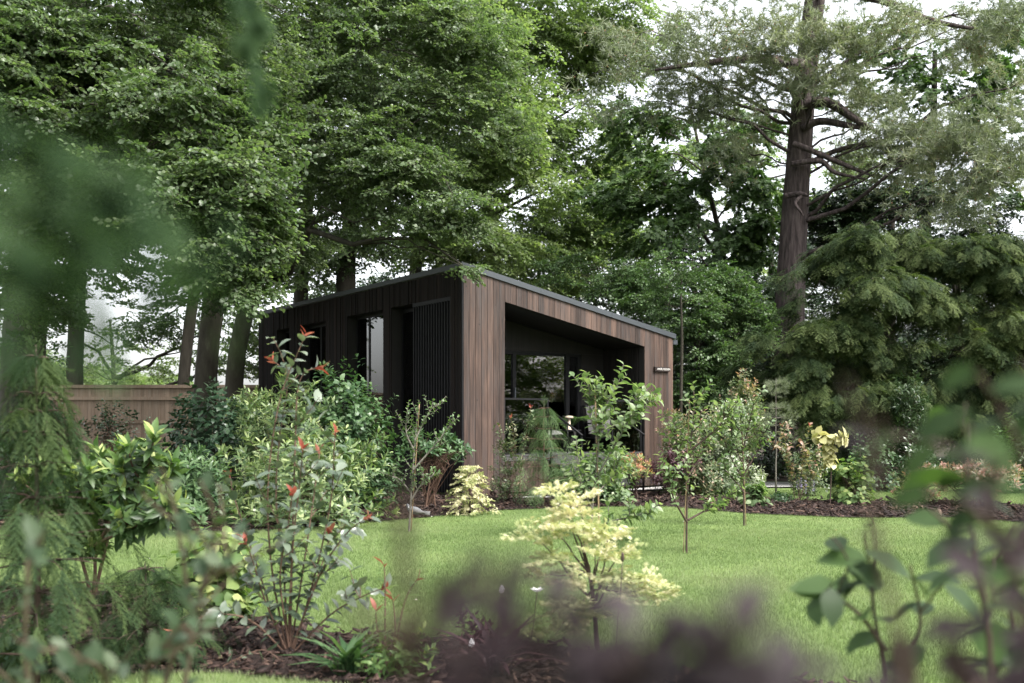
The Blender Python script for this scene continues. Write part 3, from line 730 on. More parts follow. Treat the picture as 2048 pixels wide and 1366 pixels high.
def stem_plant(name, label, stems, leaf, lmat, smat, seed, lsize=.08, space=.045, start=.15, r=(.007, .002), cat='shrub', group=None, tip=None, tipmat=None, tipn=4, el=(10, 45), tint=(.2, .7), tipsize=1.0, droop=0.0, side=0, base=None, sidelen=.25, sub=None, whorl=1, tipp=1.0, tipall=False):
    """open plant with each stem drawn out: alternate leaves along the stems, young tip leaves as a part of their own"""
    rng = R(seed); b = np.array(stems[0][0], float) if base is None else np.array(base, float)
    t = thing(name, label, cat, (b[0], b[1], 0), group=group); Lv, St, Tp = Geo(), Geo(), Geo()
    lines = [(poly(s, 16), r[0], r[1]) for s in stems]
    for ln, r0, r1 in list(lines):
        for k in range(side):
            i = rng.integers(4, 13); a = rng.uniform(0, 6.28); d = nrm(ln[min(i + 1, 15)] - ln[i]) * .7 + np.array([math.cos(a), math.sin(a) * .8, .3]) * .8
            lines.append((path(ln[i], ln[i] + nrm(d) * sidelen * rng.uniform(.5, 1.2), rng, .1, 8, lift=-.05), r0 * .5, r1 * .8))
    for ln, r0, r1 in lines:
        St.tube(ln, np.linspace(r0, r1, len(ln)), 7, .5, cap=False)
        seg = np.linalg.norm(np.diff(ln, axis=0), axis=1); cum = np.r_[0, np.cumsum(seg)]; L = cum[-1]
        s = np.arange(start * L if r0 >= r[0] * .9 else .03, L, space) ; s = s + rng.uniform(-.3, .3, len(s)) * space
        s = np.repeat(s, whorl)
        pos = np.stack([np.interp(s, cum, ln[:, k]) for k in range(3)], -1); tg = np.stack([np.interp(np.clip(s + .02, 0, L), cum, ln[:, k]) - np.interp(np.clip(s - .02, 0, L), cum, ln[:, k]) for k in range(3)], -1)
        tg = nrm(tg); n = len(s)
        if n:
            a = np.arange(n) * 2.4 + rng.uniform(-.5, .5, n); x = nrm(np.cross(tg, [0.3, 1, .2])); y = np.cross(tg, x)
            e = np.radians(rng.uniform(*el, n))[:, None]
            rd = np.cos(a)[:, None] * x + np.sin(a)[:, None] * y; d = rd * np.cos(e) + tg * np.sin(e); d[:, 2] -= droop
            Lv.inst(leaf, pos, d, tg + rng.normal(0, .25, (n, 3)) + [0, 0, .5], lsize * rng.uniform(.65, 1.15, n), rng.uniform(*tint, n))
        if tip is not None and (tipall or r0 >= r[0] * .9) and rng.random() < tipp:
            tg = nrm(ln[-1] - ln[-3]); x = nrm(np.cross(tg, [.3, 1, .2])); y = np.cross(tg, x)
            for k in range(tipn):
                a = k * 2.4 + rng.uniform(0, 1); e = math.radians(rng.uniform(35, 75)); d = (math.cos(a) * x + math.sin(a) * y) * math.cos(e) + tg * math.sin(e)
                Tp.inst(tip, ln[-1] - tg * .012 * k, d, (tg + rng.normal(0, .2, 3))[None], lsize * tipsize * rng.uniform(.6, 1.1), [rng.uniform(0, 1)])
    St.build('stem', smat, t, smooth=True); Lv.build('foliage', lmat, t)
    if tip is not None: tag(Tp.build('young_leaves', tipmat or lmat, t), 'young red leaves at the shoot tips' if tipmat else None)
    return t
# ---------------------------------------------------------------- trees, fence
m_beech = leaf_mat('beech_leaf', [(0, (.046, .074, .034)), (.5, (.090, .135, .060)), (1, (.165, .210, .108))], .42, .44, .5)
m_beech_far = leaf_mat('lime_green_leaf', [(0, (.09, .135, .052)), (.5, (.155, .215, .085)), (1, (.24, .295, .13))], .4, .45, .5)
m_syc = leaf_mat('sycamore_leaf', [(0, (.040, .075, .028)), (.5, (.072, .125, .044)), (1, (.12, .18, .07))], .45, .42, .4)
m_holly = leaf_mat('dark_glossy_leaf', [(0, (.014, .032, .013)), (.5, (.028, .055, .022)), (1, (.055, .085, .036))], .32, .12, .5)
m_yew = leaf_mat('yew_needle', [(0, (.014, .027, .011)), (.5, (.038, .062, .023)), (1, (.105, .135, .050))], .6, .25, .18)
m_pine = leaf_mat('pine_needle', [(0, (.085, .105, .070)), (.5, (.17, .195, .130)), (.9, (.28, .295, .20)), (1, (.26, .14, .08))], .55, .25, .25)
m_hedge = leaf_mat('hedge_leaf', [(0, (.040, .075, .028)), (.5, (.070, .125, .045)), (1, (.125, .185, .075))], .42, .35, .4)
m_bark = noise_mat('beech_bark', [(.3, (.024, .021, .016)), (.55, (.050, .045, .033)), (.75, (.085, .080, .058))], (5, 5, 1.6), 8, .85, .5, (22, 22, 9), dist=.02)
m_barkd = noise_mat('dark_bark', [(.3, (.022, .019, .015)), (.7, (.06, .052, .040))], (7, 7, 1.5), 8, .9, .6, (26, 26, 6), dist=.02)
m_pbark = noise_mat('pine_bark', [(.32, (.016, .012, .012)), (.5, (.048, .036, .035)), (.72, (.095, .076, .073))], (11, 11, 1.7), 9, .9, 1.0, (16, 16, 2.2), dist=.07)
m_twig = noise_mat('shrub_twig', [(.3, (.05, .035, .025)), (.7, (.12, .09, .065))], (20, 20, 5), 5, .85, .3)
m_fence = wood_mat('brown_fence', (.11, .078, .052), (.17, .125, .088), (.25, .185, .135), (.18, .145, .11), .75)

bl = leaf_kite(.70, .12, .09)
SP_BEECH = [spray_flat(s, bl, 5, .070, .40, .30, .16, jit=.5) for s in (1, 2, 3, 4)]
SP_FAR = [spray_flat(s, leaf_diamond(.78), 5, .12, .62, .48, .2, twig=True, jit=.5) for s in (5, 6, 7)]
syc = leaf_lobed([-75, -38, 0, 38, 75], [.55, .85, 1, .85, .55], .55)
SP_SYC = [spray_flat(s, syc, 4, .15, .6, .35, .3, twig=True, jit=.4) for s in (8, 9, 10)]
SP_HOLLY = [spray_flat(s, leaf_kite(.55, .1, .12), 5, .085, .4, .3, .05, twig=True, jit=.5) for s in (11, 12)]
SP_YEW = [feather(s, 56, .055, .26, .50, 8, .45) for s in (13, 14, 15, 16)]
SP_PINE = [tuft(s, 20, .20, .125, 5, .6) for s in (17, 18, 19)]

# fence behind the beech trunks: far left edge up to the house
fn = thing('board_fence', 'tall brown closeboard timber fence with capping and rails behind the beech trunks', 'fence', (-12, 28.3, 0))
rng = R(21); g = Geo(); x = -15.0
while x < 5.0:
    w = .1; g.box(x, x + w - .004, -.012 - rng.uniform(0, .006), .012, .04, 2.36, np.clip(rng.normal(.5, .22), 0, 1)); x += w
g.build('boards', m_fence, fn, local=True)
for z0, z1, nm in ((2.36, 2.45, 'capping'), (2.02, 2.11, 'rail'), (1.36, 1.45, 'rail'), (.5, .59, 'rail')):
    g = Geo(); x = -15.0
    while x < 5.0: g.box(x, x + 2.395, -.075, -.020 if nm == 'rail' else .03, z0, z1, np.clip(rng.normal(.6, .15), 0, 1)); x += 2.4
    g.build(nm, m_fence, fn, local=True)
for x in np.arange(-15, 5, 2.4):
    g = Geo(); g.box(x - .05, x + .05, .014, .11, 0, 2.34, .4); g.build('post', m_fence, fn, local=True)

def up(px, py, d): return P(px, py, d)
def base(px, d): return np.array([(px - 1024) / FPX * d, d, -.1])
# the big beech on the left whose low boughs sweep down towards the roof corner
tree('beech_tree', 'large beech whose low leafy boughs sweep down over the fence towards the roof',
     [base(40, 18.5), up(50, 650, 18.5), up(85, 300, 18.3), up(140, 0, 18), up(200, -500, 17.5)], [.42, .36, .30, .24, .15],
     [C(60, 60, 14, 313.5, 169.4, 1.6, 828), C(210, 210, 13.6, 313.5, 133.1, 1.3, 461), C(60, 225, 13.8, 175, 110, 1.2, 357), C(345, 270, 13.2, 187.5, 110, 1.1, 550), C(450, 385, 13.0, 150, 104.5, 1.0, 495), C(445, 490, 13.0, 85, 70, .9, 196), C(478, 560, 13.2, 46, 38, .5, 42),
      C(240, 375, 14.5, 275, 132, 1.2, 453), C(60, 375, 14.6, 150, 143, 1.2, 316), C(330, 120, 15.5, 287.5, 176, 1.8, 715), C(480, 215, 15.5, 200, 154, 1.6, 578), C(150, 435, 16, 250, 121, 1.2, 343), C(420, -60, 15, 325, 132, 2, 481), C(60, -90, 14.5, 300, 132, 2, 343), C(50, 575, 17, 75, 132, 1.2, 275)],
     SP_BEECH, m_beech, m_bark, 101, attach=-.35, split=(11, .55), size=1.05, droop=-.2, gap=-.6, gapf=1.5, limb_r=.012, twig_share=.05)
# boughs over the near roof corner belong to the middle beech
tree('beech_tree', 'leaning beech trunk standing closest to the rear wall corner, its boughs reaching over the roof',
     [base(462, 25.6), up(470, 740, 25.6), up(500, 590, 25.3), up(560, 380, 24.8), up(640, 60, 24), up(700, -400, 23.5)], [.25, .225, .21, .19, .17, .11],
     [C(640, 180, 20.5, 187.5, 165, 1.8, 578), C(760, 90, 20, 212.5, 154, 1.8, 660), C(690, 330, 21, 150, 132, 1.5, 357), C(850, 230, 19, 187.5, 143, 1.5, 495), C(790, 340, 18.6, 150, 88, 1.2, 316), C(880, 420, 18.0, 112.5, 49.5, .7, 150), C(925, 530, 17.4, 22.5, 19.8, .2, 8), C(560, 380, 22, 150, 121, 1.5, 275), C(900, 60, 19.5, 225, 143, 1.8, 453), C(560, 60, 21, 200, 143, 1.6, 453), C(700, -120, 20, 400, 143, 2.5, 453)],
     SP_BEECH, m_beech, m_bark, 102, attach=-.1, split=(11, .55), size=1.1, droop=-.2, gapf=1.5, gap=-.4, limb_r=.012, twig_share=.05,
     more_trunks=[([up(560, 420, 24.9), up(640, 360, 24), up(700, 310, 23), up(765, 262, 22.2), up(840, 235, 21.3)], [.15, .12, .11, .09, .05])])
tree('beech_tree', 'thick straight beech trunk between two darker trunks behind the fence top',
     [base(408, 26.5), up(410, 770, 26.5), up(425, 620, 26.5), up(445, 400, 26.3), up(455, 0, 26), up(460, -300, 26)], [.30, .28, .265, .24, .2, .13],
     [C(430, 540, 24.5, 112.5, 77, 1, 178), C(400, 300, 23, 250, 176, 2, 578), C(500, 480, 24, 137.5, 99, 1.2, 275), C(420, 60, 23, 300, 198, 2.2, 578), C(540, 240, 24, 187.5, 143, 1.5, 357)],
     SP_BEECH, m_beech, m_bark, 103, attach=-.35, split=(10, .55), size=1.35, droop=-.2, gap=-.6, limb_r=.012, twig_share=.05)
tree('beech_tree', 'slim dark slightly leaning trunk beside the thick straight beech',
     [base(362, 29.5), up(368, 760, 29.5), up(385, 610, 29.5), up(410, 450, 29), up(430, 150, 29)], [.19, .175, .16, .14, .09],
     [C(330, 640, 30.5, 110, 60, 1.5, 105), C(330, 520, 28, 150, 70, 1.5, 266), C(250, 330, 28, 190, 130, 2, 448)],
     SP_BEECH, m_beech, m_barkd, 104, attach=-.35, size=1.4, droop=-.25, gap=-.2, limb_r=.012)
tree('beech_tree', 'lone dark straight trunk behind the fence, well apart from the three grouped trunks',
     [base(148, 29.5), up(150, 760, 29.5), up(156, 560, 29.5), up(165, 300, 29.3), up(170, 0, 29)], [.25, .23, .21, .18, .14],
     [C(130, 560, 28.5, 140, 60, 1.5, 168), C(100, 420, 28, 200, 120, 2, 392), C(240, 700, 31, 90, 55, 1, 84), C(120, 150, 27, 260, 180, 2, 532)],
     SP_BEECH, m_syc, m_barkd, 105, attach=-.35, size=1.4, droop=-.25, gap=-.2, limb_r=.012)
# trunks rising behind the roof
tree('beech_tree', 'grey trunk rising behind the far end of the roof',
     [base(598, 31), up(602, 560, 31), up(612, 430, 31), up(640, 200, 30.6), up(660, -100, 30)], [.26, .22, .2, .16, .1],
     [C(610, 470, 30, 108, 77, 1.5, 114), C(600, 300, 30, 156, 132, 1.8, 228), C(660, 60, 29, 180, 154, 2, 270)],
     SP_FAR, m_beech, m_bark, 106, split=(14, .8), size=1.0, droop=-.2, gap=-.2, limb_r=.015)
tree('lime_tree', 'tall forked tree behind the middle of the roof with dense mid green leaves',
     [base(688, 30), up(692, 560, 30), up(700, 470, 30), up(722, 330, 29.6), up(740, 100, 29)], [.33, .29, .26, .2, .12],
     [C(740, 460, 29, 120, 77, 1.5, 156), C(700, 380, 28.6, 108, 88, 1.5, 145), C(800, 330, 28.4, 144, 110, 1.8, 270), C(720, 180, 27.5, 192, 154, 2, 395), C(830, 60, 27, 216, 165, 2, 437), C(640, 520, 29.5, 84, 44, 1, 62)],
     SP_FAR, m_beech, m_barkd, 107, split=(14, .8), size=.95, droop=-.2, gap=-.35, limb_r=.015,
     more_trunks=[([up(700, 500, 30), up(760, 420, 29.6), up(800, 370, 29.2)], [.13, .1, .05]), ([up(696, 500, 30), up(690, 420, 29.8), up(672, 330, 29.5)], [.14, .11, .07])])
tree('lime_tree', 'slender leaning tree behind the high roof corner with layered green leaves',
     [base(815, 33), up(832, 540, 33), up(850, 440, 33), up(880, 260, 32.5), up(900, 30, 32)], [.25, .2, .18, .14, .09],
     [C(860, 470, 31.5, 90, 55, 1.5, 184), C(960, 480, 31, 110, 50, 1.5, 252), C(900, 350, 31, 120, 80, 1.8, 403), C(980, 250, 30, 140, 110, 2, 553), C(930, 120, 30, 160, 130, 2, 603), C(1040, 400, 31, 100, 70, 1.5, 252)],
     SP_FAR, m_beech_far, m_bark, 108, split=(14, .8), size=1.0, droop=-.22, gap=-.35, limb_r=.015,
     more_trunks=[([up(840, 500, 33), up(880, 460, 32.6), up(920, 425, 32)], [.09, .07, .03])])
tree('lime_tree', 'tall pale green tree behind the roof with bright backlit leaves near the white sky',
     [base(1000, 38), up(985, 540, 38), up(960, 330, 37.6), up(930, 160, 37), up(910, -100, 36)], [.34, .28, .22, .17, .1],
     [C(1110, 90, 35, 207, 157.3, 2.5, 964), C(1010, 20, 35, 248.4, 145.2, 2.5, 919), C(1180, 200, 35, 138, 108.9, 2, 503), C(1090, 290, 35, 179.4, 96.8, 2, 596), C(1210, 330, 35.5, 110.4, 72.6, 1.5, 228), C(1210, 30, 35, 165.6, 84.7, 2, 434), C(1230, 430, 36, 110.4, 96.8, 1.5, 344), C(1130, 440, 35.5, 165.6, 84.7, 2, 481), C(1060, 520, 36, 207, 54.45, 2, 434), C(870, 100, 35, 193.2, 169.4, 2, 458)],
     SP_FAR, m_beech_far, m_bark, 109, split=(14, .8), size=1.0, droop=-.22, gap=-.25, limb_r=.02,
     more_trunks=[([up(965, 360, 37.6), up(1050, 260, 37), up(1130, 170, 36), up(1210, 80, 35.5)], [.15, .12, .09, .04]), ([up(970, 420, 37.6), up(1100, 330, 36.6), up(1230, 280, 35.8)], [.12, .09, .03])])
# sycamore right of the house
sx = [base(1478, 31), up(1475, 690, 31), up(1455, 560, 31), up(1435, 450, 31), up(1405, 330, 30.6), up(1375, 180, 30)]
tree('sycamore_tree', 'forked sycamore with thin bare grey stems between roof end and pine trunk',
     sx, [.15, .13, .11, .08, .055, .03],
     [C(1330, 265, 30.5, 90, 60, 1.5, 130), C(1430, 300, 30.3, 90, 60, 1.5, 120), C(1520, 250, 30, 50, 50, 1, 60), C(1390, 370, 30.2, 90, 50, 1.5, 120), C(1300, 480, 30, 90, 80, 1.5, 130), C(1400, 500, 29.5, 90, 80, 1.5, 120), C(1500, 380, 29.5, 70, 70, 1.5, 90), C(1340, 340, 30, 90, 60, 1.5, 80), C(1450, 270, 30, 80, 50, 1.5, 60), C(1500, 540, 29.5, 70, 70, 1.3, 100), C(1270, 230, 31, 70, 60, 1.5, 55), C(1420, 610, 29, 80, 60, 1.3, 130), C(1290, 300, 30.5, 90, 60, 1.5, 150), C(1380, 420, 30, 90, 60, 1.5, 150), C(1480, 460, 29.8, 80, 60, 1.3, 130), C(1250, 400, 31, 80, 70, 1.5, 150), C(1540, 380, 29.5, 50, 60, 1, 80), C(1530, 470, 29.5, 50, 50, 1, 60)],
     SP_SYC, m_syc, m_bark, 110, split=(6, .6), size=.85, droop=-.25, gap=-.1, limb_r=.012,
     more_trunks=[([up(1470, 650, 31), up(1478, 540, 30.8), up(1500, 430, 30.4), up(1530, 330, 30)], [.07, .06, .04, .02]), ([up(1450, 540, 31), up(1395, 450, 30.6), up(1330, 370, 30), up(1280, 330, 29.6)], [.07, .05, .04, .02])])
tree('sycamore_tree', 'leafy sycamore showing through the drooping outer boughs of the pine',
     [base(1850, 38), up(1850, 500, 38), up(1865, 300, 38), up(1870, 100, 37.5)], [.25, .2, .15, .08],
     [C(1850, 150, 36.5, 130, 70, 1.5, 210), C(1740, 180, 37, 90, 60, 1.5, 95), C(1960, 190, 36.5, 100, 70, 1.5, 140), C(1760, 90, 37, 80, 50, 1.5, 70), C(1900, 260, 37, 140, 50, 1.5, 130), C(2010, 360, 37, 90, 60, 1.5, 110), C(1650, 350, 37.5, 70, 50, 1.5, 70), C(2000, 70, 37, 70, 60, 1.5, 80)],
     SP_SYC, m_syc, m_barkd, 111, size=1.15, droop=-.25, gap=-.1, limb_r=.012)
# pine
px_tr = [base(1573, 27), up(1575, 760, 27), up(1582, 560, 27), up(1592, 400, 27), up(1604, 240, 27), up(1622, 60, 27), up(1650, -160, 27), up(1670, -420, 27)]
pt = tree('pine_tree', 'tall pine with thick fissured purple brown trunk and drooping needle boughs', px_tr, [.50, .44, .38, .345, .315, .28, .24, .18],
     [C(1310, 190, 26.5, 110, 50, 1, 51), C(1430, 225, 27, 110, 45, 1, 47), C(1510, 200, 27, 60, 40, .8, 27), C(1245, 120, 27, 70, 60, 1, 30), C(1700, 210, 26.5, 60, 70, .8, 40), C(1690, 300, 27, 50, 60, .8, 27), C(1480, 300, 28, 60, 50, 1, 23), C(1560, 85, 24.8, 173.25, 80.5, .9, 163), C(1680, 80, 24.6, 127.05, 69, .9, 121), C(1430, 60, 25.5, 150.15, 80.5, 1.2, 121), C(1300, 60, 26.5, 92.4, 57.5, 1, 49), C(1340, 130, 26, 103.95, 69, 1, 57), C(1440, 160, 26, 127.05, 46, 1, 67), C(1640, 170, 25, 69.3, 57.5, .7, 38),
      C(1800, 270, 25.5, 103.95, 69, 1, 78), C(1760, 230, 26, 69.3, 103.5, 1, 63), C(1900, 290, 24.5, 127.05, 63.25, 1, 114), C(1990, 260, 24, 115.5, 92, 1, 121), C(1960, 350, 24, 103.95, 69, .9, 78), C(1900, 390, 24.3, 69.3, 57.5, .7, 38),
      C(1900, 60, 25.5, 161.7, 57.5, 1.2, 106), C(1990, 20, 25, 115.5, 69, 1.2, 78), C(1850, 110, 26, 115.5, 46, 1, 57), C(1800, 330, 26, 80.85, 46, .8, 31), C(1500, 260, 27.5, 69.3, 51.75, 1, 22), C(1520, 330, 28, 57.75, 69, 1, 17), C(2060, 150, 25, 69.3, 92, 1, 42), C(1640, -30, 26, 231, 69, 1.5, 85)],
     SP_PINE, m_pine, m_pbark, 112, split=(6, .7), size=.95, droop=-.1, gapf=1.6, gap=-.15, limb=True, limb_r=.012, twig_share=.10, sides=22, rough=.03, up_jit=.5, tint=(.3, .75), lift=.04,
     more_trunks=[([up(1602, 232, 26.8), up(1592, 190, 26.5), up(1576, 163, 26.3)], [.13, .12, .115]),
                  ([up(1610, 210, 26.7), up(1655, 205, 26.3), up(1700, 232, 25.9), up(1760, 270, 25.6)], [.14, .13, .10, .04]),
                  ([up(1605, 258, 26.7), up(1640, 243, 26.4), up(1690, 250, 26), up(1760, 262, 25.6)], [.11, .10, .08, .03]),
                  ([up(1588, 288, 26.6), up(1620, 300, 26.3), up(1690, 330, 26), up(1740, 350, 25.6)], [.08, .075, .06, .02]),
                  ([up(1582, 328, 26.5), up(1640, 322, 26.2), up(1670, 345, 26), up(1730, 358, 25.7)], [.07, .07, .055, .02]),
                  ([up(1570, 392, 26.5), up(1600, 388, 26.3), up(1618, 392, 26.2)], [.075, .07, .02]),
                  ([up(1604, 392, 26.3), up(1590, 406, 26.1), up(1602, 424, 26), up(1606, 432, 26)], [.05, .045, .03, .012]),
                  ([up(1600, 130, 26.8), up(1520, 118, 26), up(1420, 125, 25.6), up(1310, 140, 25.4)], [.16, .12, .08, .03]),
                  ([up(1640, -20, 26.6), up(1760, 0, 25.8), up(1860, 40, 25.3), up(1960, 60, 25)], [.14, .1, .07, .03])])
# yews
tree('yew_tree', 'olive green yew in front of the pine trunk with drooping layered sprays',
     [base(1690, 24), up(1690, 700, 24), up(1695, 560, 24), up(1700, 470, 24)], [.10, .08, .05, .02],
     [C(1640, 560, 21.8, 88, 60.5, .7, 751), C(1700, 500, 22, 77, 55, .8, 672), C(1760, 560, 21.8, 110, 66, .9, 1030), C(1620, 660, 21.5, 77, 55, .6, 555), C(1700, 650, 21.6, 110, 66, .8, 991), C(1790, 660, 21.6, 88, 66, .7, 790), C(1590, 720, 21.5, 55, 44, .5, 277), C(1650, 800, 21.4, 80, 45, .6, 225), C(1760, 790, 21.4, 90, 50, .6, 255), C(1545, 690, 21.8, 60, 50, .6, 240), C(1500, 745, 22.5, 60, 45, .6, 195), C(1600, 780, 22.6, 80, 50, .6, 210), C(1720, 750, 22.4, 132, 55, .7, 433)],
     SP_YEW, m_yew, m_barkd, 113, split=(16, .7), size=.72, droop=-.38, gap=-.5, limb_r=.012, twig_share=.05, tint=(.1, .9), up_jit=.2)
tree('yew_tree', 'broad yew behind the variegated rhododendron with pale drooping tips',
     [base(1920, 25), up(1920, 700, 25), up(1915, 560, 25), up(1910, 480, 25)], [.11, .09, .06, .03],
     [C(1850, 500, 22.8, 88, 49.5, .8, 672), C(1930, 500, 22.6, 99, 60.5, .9, 912), C(2020, 520, 22.6, 88, 77, .9, 951), C(1870, 590, 22.4, 99, 66, .8, 912), C(1970, 620, 22.2, 110, 77, .9, 1189), C(2060, 640, 22.4, 88, 88, .9, 790), C(1900, 700, 22.2, 99, 66, .8, 751), C(2000, 730, 22.2, 99, 66, .8, 831), C(1840, 770, 22.6, 110, 55, .8, 475), C(1880, 830, 22, 90, 40, .6, 225), C(1980, 860, 22, 90, 40, .6, 225), C(2050, 800, 22.6, 77, 66, .8, 514), C(1950, 800, 22.8, 99, 55, .8, 475)],
     SP_YEW, m_yew, m_barkd, 114, split=(16, .7), size=.72, droop=-.38, gap=-.5, limb_r=.012, twig_share=.05, tint=(.1, .9), up_jit=.2)
# dark evergreens filling in behind
tree('holly_tree', 'dark glossy holly tree rising above the yews, below the pine boughs',
     [base(1780, 31), up(1780, 600, 31), up(1785, 400, 31)], [.2, .15, .06],
     [C(1700, 430, 30, 90, 60, 1.2, 364), C(1800, 390, 29.6, 110, 60, 1.2, 461), C(1900, 430, 30, 100, 60, 1.2, 392), C(1740, 520, 30.5, 140, 80, 1, 420), C(1900, 560, 31, 170, 110, 1, 588), C(2010, 450, 30, 80, 60, 1.2, 280)],
     SP_HOLLY, m_holly, m_barkd, 115, size=1.35, droop=-.1, gap=-.7, limb_r=.012)
tree('holly_tree', 'tall dark holly behind the sycamore stems',
     [base(1540, 36), up(1540, 700, 36), up(1545, 420, 36)], [.2, .15, .06],
     [C(1520, 620, 34.5, 110, 80, 1.2, 461), C(1600, 520, 35, 90, 80, 1.2, 322), C(1430, 700, 34.5, 100, 80, 1.2, 420), C(1540, 760, 34, 140, 70, 1.2, 532), C(1660, 700, 34, 120, 120, 1.2, 602), C(1800, 740, 32, 150, 110, 1, 672), C(1960, 740, 31, 150, 120, 1, 672)],
     SP_HOLLY, m_holly, m_barkd, 116, size=1.5, droop=-.1, gap=-.9, limb_r=.012)
tree('hornbeam_tree', 'bushy pale green hornbeam filling the gap behind the low end of the roof',
     [base(1400, 27), up(1395, 700, 27), up(1385, 520, 27)], [.12, .09, .03],
     [C(1330, 590, 26, 80, 50, 1, 224), C(1420, 590, 25.8, 80, 60, 1, 237), C(1260, 560, 27, 90, 45, 1, 196), C(1390, 690, 25.4, 60, 70, .9, 266), C(1450, 720, 25.6, 70, 80, .9, 280), C(1390, 790, 25.2, 60, 50, .8, 210), C(1480, 650, 26, 60, 60, .9, 168), C(1180, 540, 28.5, 100, 40, 1.2, 196)],
     SP_BEECH, m_hedge, m_barkd, 117, size=1.15, droop=-.12, gap=-.6, limb_r=.01)
tree('rowan_sapling', 'slender bare stemmed young tree standing beside the gutter end',
     [base(1362, 23.4), up(1362, 800, 23.4), up(1364, 680, 23.4), up(1362, 580, 23.4), up(1366, 520, 23.4)], [.045, .04, .034, .02, .006],
     [C(1355, 545, 23.4, 60, 50, .5, 60), C(1395, 600, 23.4, 50, 40, .5, 40), C(1330, 610, 23.6, 40, 30, .4, 14)],
     SP_BEECH, m_hedge, m_bark, 118, size=.9, droop=-.15, limb_r=.006, gap=-.9, cat='sapling')
tree('laurel_tree', 'dark leafy evergreen behind the house, glimpsed over the middle of the roof',
     [base(1080, 46), up(1080, 640, 46), up(1080, 560, 46)], [.2, .15, .06],
     [C(700, 640, 43, 130, 90, 1.5, 260), C(850, 610, 43, 130, 90, 1.5, 260), C(1000, 600, 43, 130, 80, 1.5, 260), C(1150, 600, 43, 130, 60, 1.5, 260), C(1280, 640, 42, 110, 70, 1.5, 260), C(1330, 500, 43, 100, 70, 1.5, 150)],
     SP_FAR, m_holly, m_barkd, 119, size=1.25, droop=-.1, gap=-.8, limb_r=.015)
# field trees far beyond the fence
for i, (px, w, h, d, s, lab) in enumerate([(300, 60, 34, 150, 1, 'small pale distant tree beyond the fence, framed by trunks'), (240, 70, 40, 130, 2, 'distant rounded tree beyond the fence beside the gap of sky'), (350, 50, 30, 170, 3, 'low distant tree beyond the fence beside the slim dark trunk'), (120, 120, 50, 120, 4, 'wide distant tree beyond the fence behind the lone dark trunk'), (20, 120, 70, 110, 5, 'taller distant tree beyond the fence behind the large low boughed beech')]):
    y = 800 - h
    tree('field_tree', lab, [base(px, d), P(px, 780, d), P(px, y, d)], [.5, .4, .1], [C(px, y, d, w * .6, h * .6, 4, 130), C(px - w * .4, y + 12, d, w * .5, h * .5, 4, 90), C(px + w * .4, y + 15, d, w * .5, h * .5, 4, 90)],
         SP_FAR, m_beech_far, m_barkd, 130 + s, group='distant field trees', size=2.6, droop=-.1, gap=-1.5, limb_r=.05, twig_share=.01)
tree('hazel_tree', 'light leafy understorey tree just behind the fence below the beech boughs',
     [base(230, 34), up(228, 760, 34), up(220, 640, 34)], [.1, .08, .03],
     [C(200, 740, 33, 60, 40, 1, 70), C(250, 690, 33.5, 60, 50, 1, 60), C(150, 730, 33, 50, 30, 1, 40), C(320, 735, 34, 40, 25, .8, 22), C(400, 700, 33, 60, 60, 1, 70), C(520, 700, 32, 80, 70, 1, 130), C(480, 640, 32, 60, 60, 1, 60), C(20, 750, 32, 50, 30, 1, 30), C(-40, 690, 30, 90, 80, 1.5, 70), C(60, 640, 30, 60, 60, 1, 40)],
     SP_FAR, m_beech_far, m_barkd, 140, size=.9, droop=-.2, gap=-.3, limb_r=.01)

# hedge closing the view on the right, and the trees facing the porch that the door glass mirrors
def hedge(name, label, x0, x1, d, h, n, seed, depth=1.2, mat=None):
    rng = R(seed); t = thing(name, label, 'hedge', (x0, d, 0)); Lv, W = Geo(), Geo()
    p = np.stack([rng.uniform(x0, x1, n), d + rng.normal(0, depth / 2, n), rng.uniform(.1, 1, n) ** .8 * h * (1 + .12 * np.sin(rng.uniform(x0, x1, n)))], -1)
    dd = rng.normal(0, 1, (n, 3)) - [0, .6, 0]; dd[:, 2] = -.1
    for k in range(2): Lv.inst(SP_HOLLY[k][0], p[k::2], dd[k::2], np.array([0, -.3, 1]) + rng.normal(0, .35, (len(p[k::2]), 3)), 1.9 * rng.uniform(.7, 1.3, len(p[k::2])), rng.uniform(0, 1, len(p[k::2])), keep_t=True)
    for x in np.arange(x0 + .5, x1, 1.6):
        W = Geo(); W.tube(path((x, d, 0), (x + rng.normal(0, .3), d, h * .8), rng, .1, 5), [.05, .045, .04, .03, .02], 6); W.build('stem', m_barkd, t)
    Lv.build('foliage', mat or m_holly, t)
hedge('laurel_hedge', 'clipped green hedge facing the porch, mirrored in the sliding door glass', 11.5, 25, 15.6, 1.5, 1300, 152, 1.0, m_hedge)
hedge('laurel_hedge', 'tall dark evergreen hedge closing the garden behind the pine and yews', 4.5, 24, 37, 4.6, 5200, 150)
hedge('laurel_hedge', 'dark evergreen hedge glimpsed under the trees behind the house', -6, 4.5, 40, 3.6, 1500, 151)

